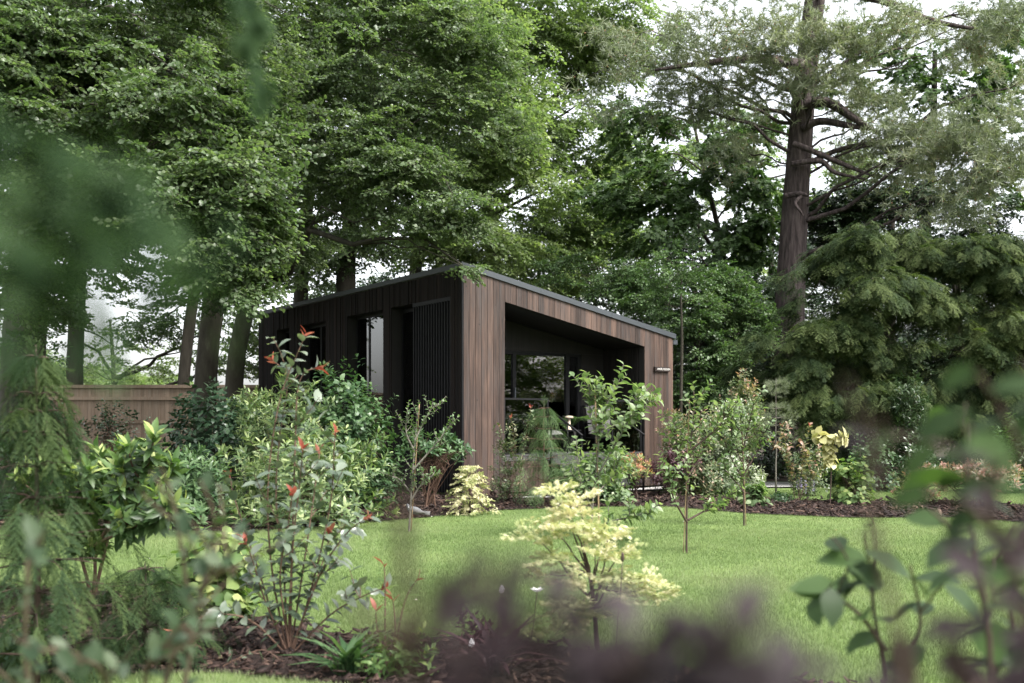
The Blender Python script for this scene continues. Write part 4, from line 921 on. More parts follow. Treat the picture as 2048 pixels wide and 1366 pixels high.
# trees facing the porch, out to the right: mirrored in the door glass
for i, (x, y) in enumerate([(15.5, 4.5), (20.5, 11.5), (24, 18)]):
    b = np.array([x, y, -.1])
    tree('lime_tree', ['green lime tree standing in the open lawn facing the porch', 'green lime tree near the clipped hedge facing the porch', 'green lime tree beside the broad yew, past the clipped hedge'][i], [b, b + [0, 0, 3], b + [.2, 0, 6], b + [.3, 0, 9]], [.25, .2, .15, .05],
         [(b + [rng_x, rng_y, z], (2.2, 2.2, 1.6), 200) for rng_x, rng_y, z in [(0, 0, 8), (1.5, .5, 5.5), (-1.5, 1, 5), (0, -1.6, 4.5), (.4, 1.8, 3.2), (-.8, -.6, 2.2)]], SP_FAR, m_beech_far, m_barkd, 160 + i, size=1.2, droop=-.2, gap=-.8)

tree('ash_tree', 'mid green tree well behind the forked sycamore, filling the sky beside the pine trunk', [base(1330, 48), P(1330, 600, 48), P(1340, 450, 48), P(1350, 350, 48)], [.3, .22, .10, .03],
     [C(1330, 300, 46, 110, 60, 2, 160), C(1470, 240, 46, 90, 60, 2, 110), C(1540, 330, 47, 90, 70, 2, 150), C(1680, 330, 47, 90, 60, 2, 110), C(1760, 420, 47, 90, 60, 2, 120), C(1270, 480, 46, 110, 70, 2, 220), C(1400, 430, 46, 120, 80, 2, 230), C(1500, 520, 46, 100, 80, 2, 210), C(1330, 350, 46, 100, 60, 2, 130), C(1450, 330, 46, 90, 50, 2, 90), C(1260, 250, 46, 70, 50, 2, 60), C(1190, 470, 44, 110, 70, 2, 260), C(1120, 400, 44, 100, 70, 2, 200), C(1560, 430, 47, 90, 70, 2, 160), C(1640, 420, 47, 90, 60, 2, 120)], SP_FAR, m_beech_far, m_barkd, 170, split=(5, .5), size=1.2, droop=-.2, gap=-.2, limb_r=.015)
# ---------------------------------------------------------------- shrubs and young trees in the beds and on the lawn
m_laurel = leaf_mat('light_laurel_leaf', [(0, (.045, .080, .034)), (.45, (.085, .135, .058)), (.75, (.17, .225, .095)), (1, (.27, .32, .15))], .36, .32, .45)
m_elae = leaf_mat('silvery_leaf', [(0, (.075, .115, .06)), (.5, (.17, .215, .13)), (1, (.40, .43, .33))], .35, .3, .5)
m_vib = leaf_mat('viburnum_leaf', [(0, (.024, .058, .024)), (.5, (.050, .100, .040)), (1, (.105, .165, .075))], .38, .28, .4)
m_ivy = leaf_mat('ivy_leaf', [(0, (.014, .036, .018)), (.5, (.028, .060, .030)), (1, (.060, .098, .055))], .34, .15, .5)
m_rhodo = leaf_mat('rhododendron_leaf', [(0, (.032, .065, .022)), (.5, (.062, .105, .035)), (.75, (.22, .30, .075)), (1, (.33, .40, .12))], .38, .3, .4)
m_hyd = leaf_mat('lime_leaf', [(0, (.055, .105, .035)), (.5, (.13, .20, .065)), (.8, (.25, .31, .11)), (1, (.36, .40, .16))], .5, .4, .3)
m_acer = leaf_mat('golden_maple_leaf', [(0, (.16, .22, .08)), (.4, (.36, .40, .19)), (.75, (.58, .55, .35)), (1, (.68, .62, .45))], .55, .4, .25, (1.15, 1.2, .8))
m_phot = leaf_mat('photinia_leaf', [(0, (.040, .066, .040)), (.5, (.080, .112, .074)), (1, (.16, .19, .14))], .24, .2, .7)
m_red = leaf_mat('red_leaf', [(0, (.16, .040, .028)), (.5, (.28, .070, .045)), (1, (.36, .15, .10))], .35, .35, .45, (1.3, .9, .8))
m_pink = leaf_mat('pinkish_leaf', [(0, (.060, .095, .045)), (.5, (.14, .175, .09)), (.75, (.29, .25, .17)), (1, (.36, .20, .16))], .38, .3, .4)
m_azal = leaf_mat('azalea_leaf', [(0, (.075, .11, .04)), (.4, (.18, .22, .08)), (.7, (.34, .32, .15)), (1, (.36, .15, .09))], .45, .3, .35)
m_purple = leaf_mat('purple_leaf', [(0, (.030, .014, .018)), (.5, (.060, .026, .034)), (1, (.105, .055, .06))], .4, .3, .4, (1.2, .8, .9))
m_spruce = leaf_mat('spruce_needle', [(0, (.028, .060, .024)), (.5, (.060, .105, .042)), (1, (.115, .170, .07))], .55, .25, .2)
m_spruced = leaf_mat('dark_spruce_needle', [(0, (.012, .026, .010)), (.5, (.026, .049, .020)), (1, (.064, .094, .034))], .65, .25, .12)
m_sap = leaf_mat('sapling_leaf', [(0, (.068, .118, .050)), (.5, (.13, .19, .085)), (1, (.27, .32, .18))], .36, .38, .45)
m_yel = leaf_mat('yellow_catalpa_leaf', [(0, (.40, .41, .17)), (.5, (.55, .53, .27)), (1, (.68, .65, .40))], .5, .4, .3, (1.1, 1.1, .7))
m_brown = noise_mat('brown_stem', [(.3, (.06, .035, .025)), (.7, (.14, .085, .06))], (20, 20, 6), 5, .7, .3)
m_dstem = noise_mat('dark_stem', [(.3, (.03, .02, .016)), (.7, (.075, .05, .04))], (20, 20, 6), 5, .75, .3)
m_cane = noise_mat('bamboo_cane', [(.3, (.17, .12, .065)), (.7, (.28, .20, .12))], (30, 30, 4), 4, .55, .2)
m_grey = noise_mat('grey_bark', [(.3, (.075, .066, .055)), (.7, (.19, .175, .15))], (40, 40, 12), 6, .8, .4)

LN = leaf_fine(.34, .12, .06); LO = leaf_fine(.55, .12, .08); LB = leaf_fine(.78, .2, .06); LK = leaf_kite(.55, .1, .07)
W_LAUR = [shoot_whorl(s, leaf_kite(.30, .12, .05), 9, 30, 1, .9, 3) for s in (1, 2, 3)]
W_VIB = [shoot_whorl(s, leaf_kite(.58, .15, .06), 7, 12, 1, 1.6, 2) for s in (4, 5, 6)]
W_RHO = [shoot_whorl(s, leaf_fine(.34, .1, .06), 8, 22, 1, .3, 0) for s in (7, 8)]
W_RHOY = [shoot_whorl(s, leaf_fine(.36, .06, .10), 6, 50, 1, .15, 6) for s in (9, 10)]
W_HYD = [shoot_whorl(s, leaf_fine(.80, .25, .04), 6, 8, 1, .9, 1) for s in (11, 12)]
acer = leaf_lobed([-78, -45, -15, 15, 45, 78], [.7, .9, 1, 1, .9, .7], .24, .2)
SP_ACER = [spray_flat(s, acer, 4, .062, .26, .18, .25, twig=False, jit=.5)[0] for s in (21, 22, 23)]
SP_SPR = [feather(s, 60, .022, .16, .26, 9, .65) for s in (24, 25, 26)]
SP_SPRN = [feather(s, 120, .020, .17, .26, 10, .6) for s in (27, 28)]
W_SM = [shoot_whorl(s, leaf_kite(.40, .1, .06), 8, 25, 1, 1.4, 2) for s in (29, 30)]
W_AZ = [shoot_whorl(s, leaf_kite(.32, .1, .05), 9, 35, 1, .6, 5) for s in (31, 32)]

# left-hand bed in front of the house side wall
shrub('laurel_shrub', 'pale green long leaved laurel mound at the lawn edge before the side wall', (440, 790, 850, 1052), W_LAUR, m_laurel, m_twig, 201, 620, .135, .02, 5, tint=(.3, .9), mound=9, deep=2.2, dist=13.6)
shrub('laurel_shrub', 'taller pale green laurel rising behind the front laurel mound, beside the big round shrub', (470, 660, 745, 1020), W_LAUR, m_laurel, m_twig, 202, 520, .135, .1, 5, tint=(.2, .8), mound=8, deep=1.6, dist=15.2)
shrub('viburnum_shrub', 'big round dark green shrub hiding the lower windows of the side wall', (600, 808, 712, 1010), W_VIB, m_vib, m_twig, 203, 1050, .105, .05, 6, tint=(.2, .8), mound=10, deep=1.7, dist=16.0, lump=.8)
shrub('ivy_bush', 'dark blue green ivy mound between the fence and the pale laurels', (300, 520, 752, 1040), W_VIB, m_ivy, m_twig, 204, 820, .11, .02, 5, tint=(.15, .85), mound=9, deep=1.8, dist=15.5)
shrub('laurel_shrub', 'narrow yellowish green laurel clump beside the leaning beech trunk', (455, 545, 770, 960), W_LAUR, m_laurel, m_twig, 205, 260, .14, .2, 4, tint=(.3, .95), dist=17.5, deep=1.2)
shrub('honeysuckle_bush', 'straggly dark leaved climber with bare stems on the fence', (150, 300, 800, 1050), W_VIB, m_ivy, m_brown, 206, 300, .085, .2, 9, tint=(.2, .9), dist=20, deep=.8, gap=.1)
shrub('laurel_shrub', 'dark glossy laurel at the lawn edge behind the big rhododendron', (250, 470, 880, 1056), W_LAUR, m_vib, m_twig, 207, 460, .13, .02, 5, tint=(.3, 1), dist=13.4, deep=1.4)
shrub('laurel_shrub', 'shaded dark laurel in the bed behind the drooping near spruce', (-60, 210, 830, 1056), W_LAUR, m_vib, m_twig, 208, 520, .13, .02, 5, tint=(.1, .6), dist=14.5, deep=1.4)
shrub('hawthorn_shrub', 'tall small leaved green shrub in front of the fence end', (-80, 130, 540, 900), W_VIB, m_vib, m_twig, 209, 700, .10, .05, 5, tint=(.1, .6), dist=19.5, deep=1.5)
# near the louvred corner
shrub('rhododendron', 'leggy rhododendron with bare twisted branches before the slatted screen', (785, 935, 860, 1018), W_RHO, m_vib, m_brown, 210, 130, .13, .50, 9, tint=(.3, 1), mound=6, dist=16.4, deep=1.0, stem_r=.018, lump=.5, gap=-.4)
shrub('pieris_shrub', 'narrow upright green shrub with a few red tips at the porch corner', (975, 1050, 855, 1000), W_SM, m_pink, m_twig, 212, 200, .07, .05, 5, tint=(.0, .55), dist=17.6, deep=.6)
# beds in front of the deck
def conifer(name, label, bpx, by, top, halfw, tpls, lmat, smat, seed, tiers=11, per=9, size=1.0, dist=None, r=.02, start=.12, cat='young conifer', group=None, droop=-.45, tint=(.2, .9)):
    rng = R(seed); b = G(bpx, by) if dist is None else np.array([*P(bpx, by, dist)[:2], 0]); d = b[1]; H = EYE + (HOR - top) / FPX * d; Wd = halfw / FPX * d
    t = thing(name, label, cat, b, group=group); Lv, St = Geo(), Geo(); tr = path(b, b + [0, 0, H], rng, .03, 9); St.tube(tr, np.linspace(r, .004, 9), 8)
    for i in range(tiers):
        f = start + (1 - start) * (i + rng.uniform(0, .6)) / tiers; c = np.array([np.interp(f, np.linspace(0, 1, 9), tr[:, k]) for k in range(3)])
        L = Wd * (1.06 - f) ** .8 * rng.uniform(.75, 1.1)
        for k in range(per):
            a = 6.283 * k / per + rng.uniform(-.4, .4); e = c + np.array([math.cos(a) * L, math.sin(a) * L, rng.uniform(-.05, .18) * L]); pts = path(c, e, rng, .08, 5, lift=.06); St.tube(pts, np.linspace(r * .35, .002, 5), 4, cap=False)
            q = np.linspace(.25, 1, max(3, int(L / .10))); p = np.stack([np.interp(q, np.linspace(0, 1, 5), pts[:, j]) for j in range(3)], -1); n = len(p)
            dd = np.tile([math.cos(a), math.sin(a), 0], (n, 1)) * .8 + rng.normal(0, .35, (n, 3)); dd[:, 2] = droop + rng.normal(0, .2, n)
            Lv.inst(tpls[k % len(tpls)], p, dd, np.array([0, 0, 1]) + rng.normal(0, .2, (n, 3)), size * rng.uniform(.7, 1.2, n), rng.uniform(*tint, n), keep_t=True)
    Lv.inst(tpls[0], tr[-1:] - [0, 0, .12], np.array([[0, .1, 1]]), np.array([[0, 1, 0]]), size * .7, [.6], keep_t=True)
    St.build('trunk', smat, t); Lv.build('crown', lmat, t); return t
conifer('golden_maple', 'small golden feathery maple at the foot of the near house corner', 940, 1030, 928, 52, [SP_ACER[0], SP_ACER[1], SP_ACER[2]], m_acer, m_dstem, 211, 9, 6, .52, r=.012, start=.06, cat='shrub', droop=-.22, tint=(.3, .95))
conifer('spruce_sapling', 'weeping young spruce standing in front of the glass balustrade', 1088, 1012, 800, 78, SP_SPR, m_spruce, m_brown, 220, 9, 8, 1.0)
stem_plant('photinia_shrub', 'thin photinia with red shoot tips between the porch column and the weeping spruce', [[G(1030, 1000), P(1030, 900, 17.6), P(1022, 835, 17.6)], [G(1035, 1000), P(1050, 880, 17.5), P(1062, 815, 17.4)], [G(1028, 1000), P(1005, 900, 17.7), P(998, 850, 17.7)]], LO, m_pink, m_brown, 221, .085, .035, .2, tip=LN, tipmat=m_red, tint=(.1, .7), side=6)
shrub('cornus_shrub', 'pale green bushy shrub in front of the deck steps', (1110, 1265, 885, 1010), W_VIB, m_sap, m_twig, 222, 460, .095, .05, 6, tint=(.1, .7), dist=17.2, deep=1.0)
shrub('azalea', 'orange and yellow azalea on dark stems beside the deck steps', (1222, 1308, 905, 1000), W_AZ, m_azal, m_dstem, 223, 150, .085, .38, 9, tint=(.1, 1), dist=18.1, deep=.8, stem_r=.012)
shrub('smoke_bush', 'dark purple leaved bush below the name sign', (1295, 1395, 895, 1000), W_VIB, m_purple, m_dstem, 224, 230, .075, .25, 8, tint=(.2, 1), dist=18.6, deep=.9, gap=-.2)
shrub('photinia_shrub', 'pink tinged bushy photinia covering the low end of the house', (1320, 1440, 820, 990), W_SM, m_pink, m_twig, 225, 800, .105, .1, 7, tint=(.1, .78), dist=19.2, deep=1.2)
shrub('elaeagnus_shrub', 'silvery pale green bush behind the two thin lawn saplings', (1370, 1530, 800, 990), W_SM, m_elae, m_twig, 226, 1100, .11, .02, 7, tint=(.3, 1), dist=19.6, deep=1.3)
shrub('photinia_shrub', 'tall photinia with coppery young leaves in front of the pine trunk', (1440, 1530, 735, 985), W_SM, m_pink, m_twig, 227, 420, .115, .25, 6, tint=(.1, .85), dist=20.5, deep=1.0)
rng = R(3)
conifer('pine_sapling', 'grey green young pine with one tall leader in front of the big pine trunk', 1552, 1000, 757, 42, [tuft(41, 30, .11, .035, 3, .15)], m_pine, m_grey, 228, 6, 5, .8, dist=19.5, start=.45, droop=.3, tint=(.3, .6))
stem_plant('photinia_shrub', 'dark stemmed photinia with bronze tips between pine sapling and yellow sapling', [[G(1590, 1000), P(1575, 900, 18.2), P(1565, 850, 18.2)], [G(1595, 1000), P(1610, 900, 18), P(1620, 850, 18)], [G(1600, 1000), P(1580, 920, 18), P(1540, 880, 18)], [G(1598, 1000), P(1630, 930, 18.2), P(1640, 885, 18)]], LO, m_pink, m_dstem, 229, .10, .03, .2, tip=LN, tipmat=m_red, tint=(.3, 1), side=9)
stem_plant('catalpa_sapling', 'small bright yellow leaved tree on a thin bare stem', [[G(1660, 1012), P(1662, 930, 16.7), P(1655, 868, 16.7)], [P(1660, 910, 16.7), P(1675, 880, 16.6), P(1695, 875, 16.5)], [P(1658, 900, 16.7), P(1640, 872, 16.7), P(1632, 868, 16.8)]], LB, m_yel, m_dstem, 230, .17, .014, .60, whorl=2, r=(.011, .004), el=(-5, 25), droop=.6, cat='sapling', tint=(0, 1))
shrub('hydrangea', 'yellow green hydrangea below the bright yellow sapling', (1660, 1745, 915, 1012), W_HYD, m_hyd, m_twig, 231, 130, .11, .02, 8, tint=(.2, .8), dist=17.0, deep=.8)
shrub('spiraea_shrub', 'loose olive green shrub beside the thin stem of the yellow sapling', (1570, 1665, 890, 1000), W_SM, m_pink, m_twig, 232, 230, .08, .1, 7, tint=(0, .55), dist=19.0, deep=.9)
shrub('box_shrub', 'small low dark green clipped shrub in the mulch', (1535, 1590, 985, 1016), W_SM, m_vib, m_twig, 233, 130, .06, .05, 5, tint=(.1, .6), dist=17.2, deep=.5)
shrub('fern_clump', 'low leafy green clump in the mulch behind the sapling at the bed edge', (1470, 1545, 965, 1022), W_HYD, m_sap, m_twig, 234, 50, .12, .02, 5, tint=(.1, .6), dist=16.6, deep=.6)
conifer('yew_sapling', 'short bushy dark green young yew behind the yellow sapling', 1640, 990, 770, 65, SP_SPR, m_spruce, m_barkd, 235, 9, 8, 1.4, dist=22, tint=(.1, .7))
shrub('cherry_laurel', 'upright dark cherry laurel with light shoot tips before the yews', (1752, 1885, 715, 990), W_LAUR, m_holly, m_twig, 236, 620, .13, .06, 6, tint=(.35, 1), dist=20.5, deep=1.2, shape='cone', mound=10)
shrub('holly_shrub', 'dark mixed shrub under the yews behind the narrow strip of lawn', (1580, 1760, 800, 990), W_VIB, m_holly, m_twig, 237, 520, .11, .02, 5, tint=(.2, 1), dist=23, deep=1.2)
shrub('rhododendron', 'variegated pinkish rhododendron mound on many bare stems in the mulch', (1860, 2040, 922, 1030), W_AZ, m_pink, m_brown, 238, 380, .10, .30, 14, tint=(.3, 1), dist=16.6, deep=1.2, stem_r=.014, mound=8)
shrub('azalea', 'low pale azalea beside the variegated rhododendron mound', (1790, 1880, 925, 1020), W_AZ, m_pink, m_brown, 239, 180, .09, .05, 6, tint=(.1, .8), dist=17.4, deep=.8)
shrub('cornus_shrub', 'bright green bush behind the variegated rhododendron mound', (1950, 2110, 830, 1000), W_VIB, m_hedge, m_twig, 240, 420, .11, .02, 6, tint=(.2, .9), dist=20.0, deep=1.2)
shrub('cornus_shrub', 'mid green shrub in shade between cherry laurel and hydrangea', (1690, 1800, 870, 1000), W_VIB, m_vib, m_twig, 241, 280, .10, .05, 6, tint=(.2, .9), dist=20.3, deep=1.0)
shrub('holly_shrub', 'dark undergrowth behind the low end of the house', (1380, 1600, 790, 985), W_VIB, m_holly, m_twig, 242, 600, .12, .02, 5, tint=(.2, 1), dist=25, deep=1.5)
shrub('holly_shrub', 'dark undergrowth below the broad yew', (1840, 2140, 800, 985), W_VIB, m_holly, m_twig, 243, 700, .12, .02, 5, tint=(.2, 1), dist=25, deep=1.5)
# blue sage spikes at the path
for i, (px, py, lab) in enumerate([(1312, 990, 'dark blue sage spikes beside the paved path, nearest the purple bush'), (1366, 988, 'dark blue sage spikes behind the middle staked sapling'), (1600, 1000, 'pale lilac sage spikes on the strip of lawn behind the bed')]):
    b = G(px, py); rng = R(300 + i); t = thing('sage_plant', lab, 'perennial', b, group='sage spikes in the rear bed'); St = Geo()
    fm = leaf_mat('sage_flower', [(0, (.03, .025, .09)), (1, (.09, .075, .20))] if i < 2 else [(0, (.14, .12, .24)), (1, (.3, .27, .42))], .6, .2)
    for k in range(9):
        e = b + [rng.normal(0, .12), rng.normal(0, .12), rng.uniform(.25, .42)]; St.tube(path(b + [rng.normal(0, .03), 0, 0], e, rng, .1, 5), [.004, .003, .003, .002, .002], 4)
        Fl = Geo(); n = 26; q = e + np.stack([rng.normal(0, .008, n), rng.normal(0, .008, n), -rng.uniform(0, .18, n)], -1); Fl.inst(LK, q, rng.normal(0, 1, (n, 3)) + [0, 0, .4], rng.normal(0, 1, (n, 3)), .022, rng.uniform(0, 1, n)); Fl.build('flower_spike', fm, t)
    St.build('stem', m_twig, t)

# staked saplings on the lawn
SG = 'staked saplings on the lawn'
def cane(px0, py0, px1, py1, d, lab, r=.0055):
    b = P(px0, py0, d); b[2] = 0; c = thing('bamboo_cane', lab, 'cane', b, group='canes staking the saplings'); g = Geo(); pts = np.array([b, P(px1, py1, d)]); pts = pts[0] + (pts[1] - pts[0]) * np.linspace(0, 1, 12)[:, None]
    g.tube(pts, [r * (1.12 if i % 3 == 0 else 1) for i in range(12)], 8); g.build('cane', m_cane, c)
    g = Geo(); g.tube([pts[7] + [-.012, -.012, 0], pts[7] + [.02, -.014, .005], pts[7] + [.03, .01, .0]], .004, 5); g.build('tie', m_black, c)
d = G(1183, 1078)[1]
stem_plant('whitebeam_sapling', 'young whitebeam with large pale round leaves tied to a tan cane', [
    [G(1183, 1078), P(1186, 1000, d), P(1196, 900, d), P(1204, 830, d - .1), P(1235, 770, d - .1), P(1247, 728, d - .1)],
    [P(1190, 960, d), P(1230, 890, d - .2), P(1262, 830, d - .3), P(1280, 770, d - .3)], [P(1200, 860, d), P(1240, 845, d + .2), P(1285, 810, d + .2), P(1318, 800, d + .1)],
    [P(1196, 880, d), P(1180, 830, d + .1), P(1180, 790, d + .1), P(1176, 765, d + .1)], [P(1186, 1020, d), P(1160, 960, d - .2), P(1152, 870, d - .3)],
    [P(1190, 990, d), P(1225, 950, d + .2), P(1240, 905, d + .3)], [P(1186, 1058, d), P(1225, 1042, d - .3), P(1280, 1030, d - .3), P(1320, 1008, d - .4)], [P(1200, 860, d), P(1215, 815, d + .1), P(1222, 780, d + .1)]],
    LO, m_sap, m_grey, 250, .112, .027, .25, r=(.012, .004), el=(5, 50), tint=(.3, 1), cat='sapling', group=SG, side=9, sidelen=.28)
cane(1199, 1076, 1190, 778, d + .04, 'tan bamboo cane tied to the large leaved whitebeam sapling', .010)
d = G(1373, 1107)[1]
stem_plant('cherry_sapling', 'slim young tree standing alone on the open lawn, forked low down', [
    [G(1373, 1107), P(1374, 1000, d), P(1380, 900, d), P(1388, 820, d), P(1386, 762, d)], [P(1374, 1045, d), P(1345, 990, d - .2), P(1338, 930, d - .3)], [P(1376, 1040, d), P(1420, 1015, d + .1), P(1470, 980, d + .2)], [P(1378, 950, d), P(1405, 900, d + .2), P(1415, 850, d + .2)], [P(1378, 960, d), P(1355, 900, d + .1), P(1352, 850, d + .1)], [P(1382, 900, d), P(1440, 850, d - .1), P(1448, 820, d - .1)]],
    LO, m_sap, m_dstem, 251, .080, .026, .38, r=(.0125, .0035), el=(5, 50), tint=(.25, 1), cat='sapling', group=SG, side=9, sidelen=.26)
cane(1367, 1107, 1379, 800, d + .05, 'thin cane staking the low forked sapling on the open lawn')
d = G(1488, 1052)[1]
stem_plant('cherry_sapling', 'slim young tree where lawn meets mulch, before the silvery bush', [
    [G(1488, 1052), P(1487, 960, d), P(1484, 880, d), P(1478, 800, d)], [P(1487, 960, d), P(1455, 900, d), P(1440, 840, d)], [P(1487, 950, d), P(1520, 890, d), P(1530, 850, d)], [P(1486, 900, d), P(1500, 840, d), P(1508, 800, d)], [P(1487, 930, d), P(1465, 880, d), P(1462, 820, d)], [P(1488, 985, d), P(1460, 950, d), P(1445, 935, d)]],
    LO, m_sap, m_dstem, 252, .082, .027, .32, r=(.012, .0035), el=(5, 50), tint=(.15, .85), cat='sapling', group=SG, side=8, sidelen=.3)
cane(1492, 1052, 1484, 850, d + .05, 'thin cane staking the sapling where lawn meets mulch')
d = G(818, 1064)[1]
stem_plant('hawthorn_sapling', 'small leaved young tree on the lawn in front of the slatted screen', [
    [G(818, 1064), P(824, 960, d), P(832, 860, d), P(838, 800, d)], [P(826, 940, d), P(870, 890, d), P(900, 850, d), P(920, 832, d)], [P(822, 1000, d), P(850, 960, d), P(880, 945, d)], [P(830, 880, d), P(855, 830, d), P(872, 808, d)], [P(828, 900, d), P(812, 860, d), P(818, 800, d)], [P(822, 985, d), P(800, 960, d), P(780, 950, d)]],
    LO, m_sap, m_grey, 253, .058, .026, .30, r=(.014, .003), el=(5, 50), tint=(.0, .6), cat='sapling', group=SG, side=9, sidelen=.22)
cane(822, 1064, 839, 806, d + .05, 'thin cane tied to the small leaved sapling before the slatted screen', .006)

# fern on the porch
pf = thing('potted_fern', 'green potted fern on the deck between the armchairs', 'potted plant', L2W(3.30, 1.02, ZD), RZ)
g = Geo(); g.tube([(0, 0, 0), (0, 0, .02), (0, 0, .42), (0, 0, .43)], [.12, .13, .18, .165], 20); g.build('pot', m_dark, pf, local=True)
g = Geo(); rng = R(9)
for k in range(22):
    a = rng.uniform(0, 6.28); L = rng.uniform(.4, .65); t = np.linspace(0, 1, 14); pts = np.stack([np.cos(a) * t * L * .8, np.sin(a) * t * L * .8, .42 + .55 * L * np.sin(t * 2.2)], -1); g.tube(pts, .004, 3)
    tg = np.array([-math.sin(a), math.cos(a), 0])
    for s in (1, -1): g.inst(LN, pts[2:], np.tile(tg * s + [math.cos(a) * .3, math.sin(a) * .3, -.1], (12, 1)), np.array([[0, 0, 1.]]), .11 * np.sin(t[2:] * 2.9 + .15), rng.uniform(.2, .8, 12))
g.build('fronds', m_hedge, pf, local=True)

# wood pigeon on the mulch by the lawn edge
b = G(828, 1036)
pg = thing('wood_pigeon', 'grey wood pigeon standing on the mulch at the lawn edge', 'bird', b, math.radians(0))
pg.scale = (.78, .78, .78)
m_pig = noise_mat('pigeon_feather', [(.3, (.10, .105, .115)), (.7, (.17, .175, .185))], (25, 60, 60), 4, .7, .2)
m_wing = noise_mat('pigeon_wing', [(.3, (.085, .082, .082)), (.7, (.15, .145, .145))], (20, 60, 60), 4, .7, .2)
g = Geo(); g.tube([(.17, 0, .105), (.12, 0, .115), (.05, 0, .13), (-.03, 0, .145), (-.085, 0, .175), (-.108, 0, .21), (-.118, 0, .235), (-.135, 0, .245), (-.15, 0, .243)], [.012, .045, .072, .078, .058, .036, .031, .027, .010], 16, flat=(1, 1.0)); g.build('body', m_pig, pg, local=True, smooth=True)
for s in (1, -1):
    g = Geo(); g.tube([(-.07, .060 * s, .165), (-.01, .078 * s, .15), (.08, .066 * s, .128), (.16, .03 * s, .112), (.21, .016 * s, .105)], [.01, .034, .036, .022, .005], 12, flat=(.45, 1)); g.build('wing', m_wing, pg, local=True, smooth=True)
    g = Geo(); g.tube([(0, .025 * s, .09), (-.005, .025 * s, .05), (-.005, .025 * s, 0.012)], [.012, .006, .005], 6)
    for tx, ty in ((-.035, 0), (-.028, .018), (-.028, -.018), (.02, 0)): g.tube([(-.005, .025 * s, .014), (-.005 + tx, .025 * s + ty, .008)], .0035, 5)
    g.build('leg', m_red, pg, local=True)
    g = Geo(); g.tube([(-.088, .040 * s, .196), (-.100, .036 * s, .205), (-.108, .028 * s, .214)], [.004, .011, .004], 8); g.build('neck_patch', plain_mat('white_feather', (.8, .8, .8), .7), pg, local=True, smooth=True)
    g = Geo(); g.tube([(-.138, .022 * s, .250), (-.138, .027 * s, .250)], .005, 8); g.build('eye', m_black, pg, local=True)
g = Geo(); g.tube([(.14, 0, .108), (.22, 0, .095), (.30, 0, .085)], [.03, .036, .040], 10, flat=(1, .2)); g.build('tail', m_wing, pg, local=True, smooth=True)
g = Geo(); g.tube([(-.155, 0, .243), (-.172, 0, .239), (-.183, 0, .233)], [.009, .006, .002], 8); g.build('beak', m_cream, pg, local=True, smooth=True)
# ---------------------------------------------------------------- the near bed and the plants close to the camera
D = 6.05
def S(*pts, d=D, dj=0.0):
    out = [np.array([(pts[0][0] - 1024) / FPX * d, d, 0.0])]
    for i, q in enumerate(pts[1:]): out.append(P(q[0], q[1], d + dj * (i + 1) / len(pts)))
    return out
stem_plant('photinia_shrub', 'tall open photinia in the near bed with bright red shoot tips', [
    S((575, 1300), (545, 1150), (535, 1000), (545, 880), (565, 780), (598, 700), (612, 668)), S((575, 1300), (568, 1150), (552, 1000), (560, 870), (575, 760), (545, 720), dj=.3), S((580, 1300), (590, 900), (600, 760), (640, 735), dj=.2),
    S((585, 1300), (630, 1150), (662, 1000), (668, 900), (672, 862), dj=-.2), S((580, 1300), (640, 1150), (690, 1070), (735, 1035), dj=-.4), S((570, 1300), (510, 1120), (470, 1000), (460, 950), dj=.3), S((575, 1300), (585, 1100), (600, 960), (606, 895), dj=-.3), S((580, 1300), (612, 1100), (632, 960), (640, 900), dj=.4),
    S((585, 1300), (660, 1230), (720, 1195), (770, 1175), dj=-.3), S((570, 1300), (500, 1240), (420, 1230), (350, 1260), dj=-.5), S((580, 1300), (560, 1160), (575, 1060), (585, 985), dj=-.4), S((575, 1300), (530, 1200), (505, 1120), (490, 1080), dj=-.3), S((583, 1300), (625, 1180), (650, 1110), (660, 1060), dj=.3)],
    LO, m_phot, m_brown, 400, .098, .034, .2, r=(.0065, .0025), tip=LN, tipmat=m_red, tipn=4, tipp=1.0, el=(0, 40), tint=(.25, 1), side=3, sidelen=.2, tipsize=.85)
stem_plant('photinia_shrub', 'small photinia in the near bed with slim dark red buds', [
    S((770, 1350), (770, 1240), (770, 1170), (768, 1130), d=5.7), S((785, 1350), (800, 1240), (815, 1190), (835, 1158), d=5.7), S((775, 1350), (755, 1260), (752, 1220), d=5.7), S((780, 1350), (790, 1260), (785, 1200), d=5.6)],
    LN, m_hyd, m_brown, 401, .085, .05, .4, r=(.006, .0025), tip=LN, tipmat=m_red, tipn=2, el=(0, 35), tint=(.0, .6))
stem_plant('rhododendron', 'large leaved rhododendron on bare stems with lime green new leaves', [
    [G(185, 1205), P(190, 1120, 7.7), P(175, 1030, 7.7), P(150, 950, 7.6)], [G(185, 1205), P(215, 1080, 7.7), P(235, 1000, 7.8), P(250, 930, 7.9)], [G(185, 1205), P(160, 1110, 7.6), P(110, 1010, 7.5), P(75, 950, 7.5)],
    [P(190, 1100, 7.7), P(230, 1030, 7.5), P(280, 960, 7.4), P(300, 920, 7.4)], [P(200, 1080, 7.7), P(270, 1000, 7.9), P(330, 950, 8), P(345, 925, 8)], [P(190, 1120, 7.7), P(150, 1040, 8), P(120, 960, 8.1)], [P(215, 1060, 7.8), P(210, 980, 7.9), P(205, 920, 8)], [P(190, 1090, 7.6), P(250, 1060, 7.3), P(310, 1040, 7.2), P(345, 1015, 7.2)]],
    LN, m_rhodo, m_brown, 402, .15, .028, .55, r=(.016, .006), el=(-10, 35), tint=(.0, .5), side=8, sidelen=.3, whorl=2, tip=LN, tipmat=m_hyd, tipn=8, tipsize=1.05, tipall=True)
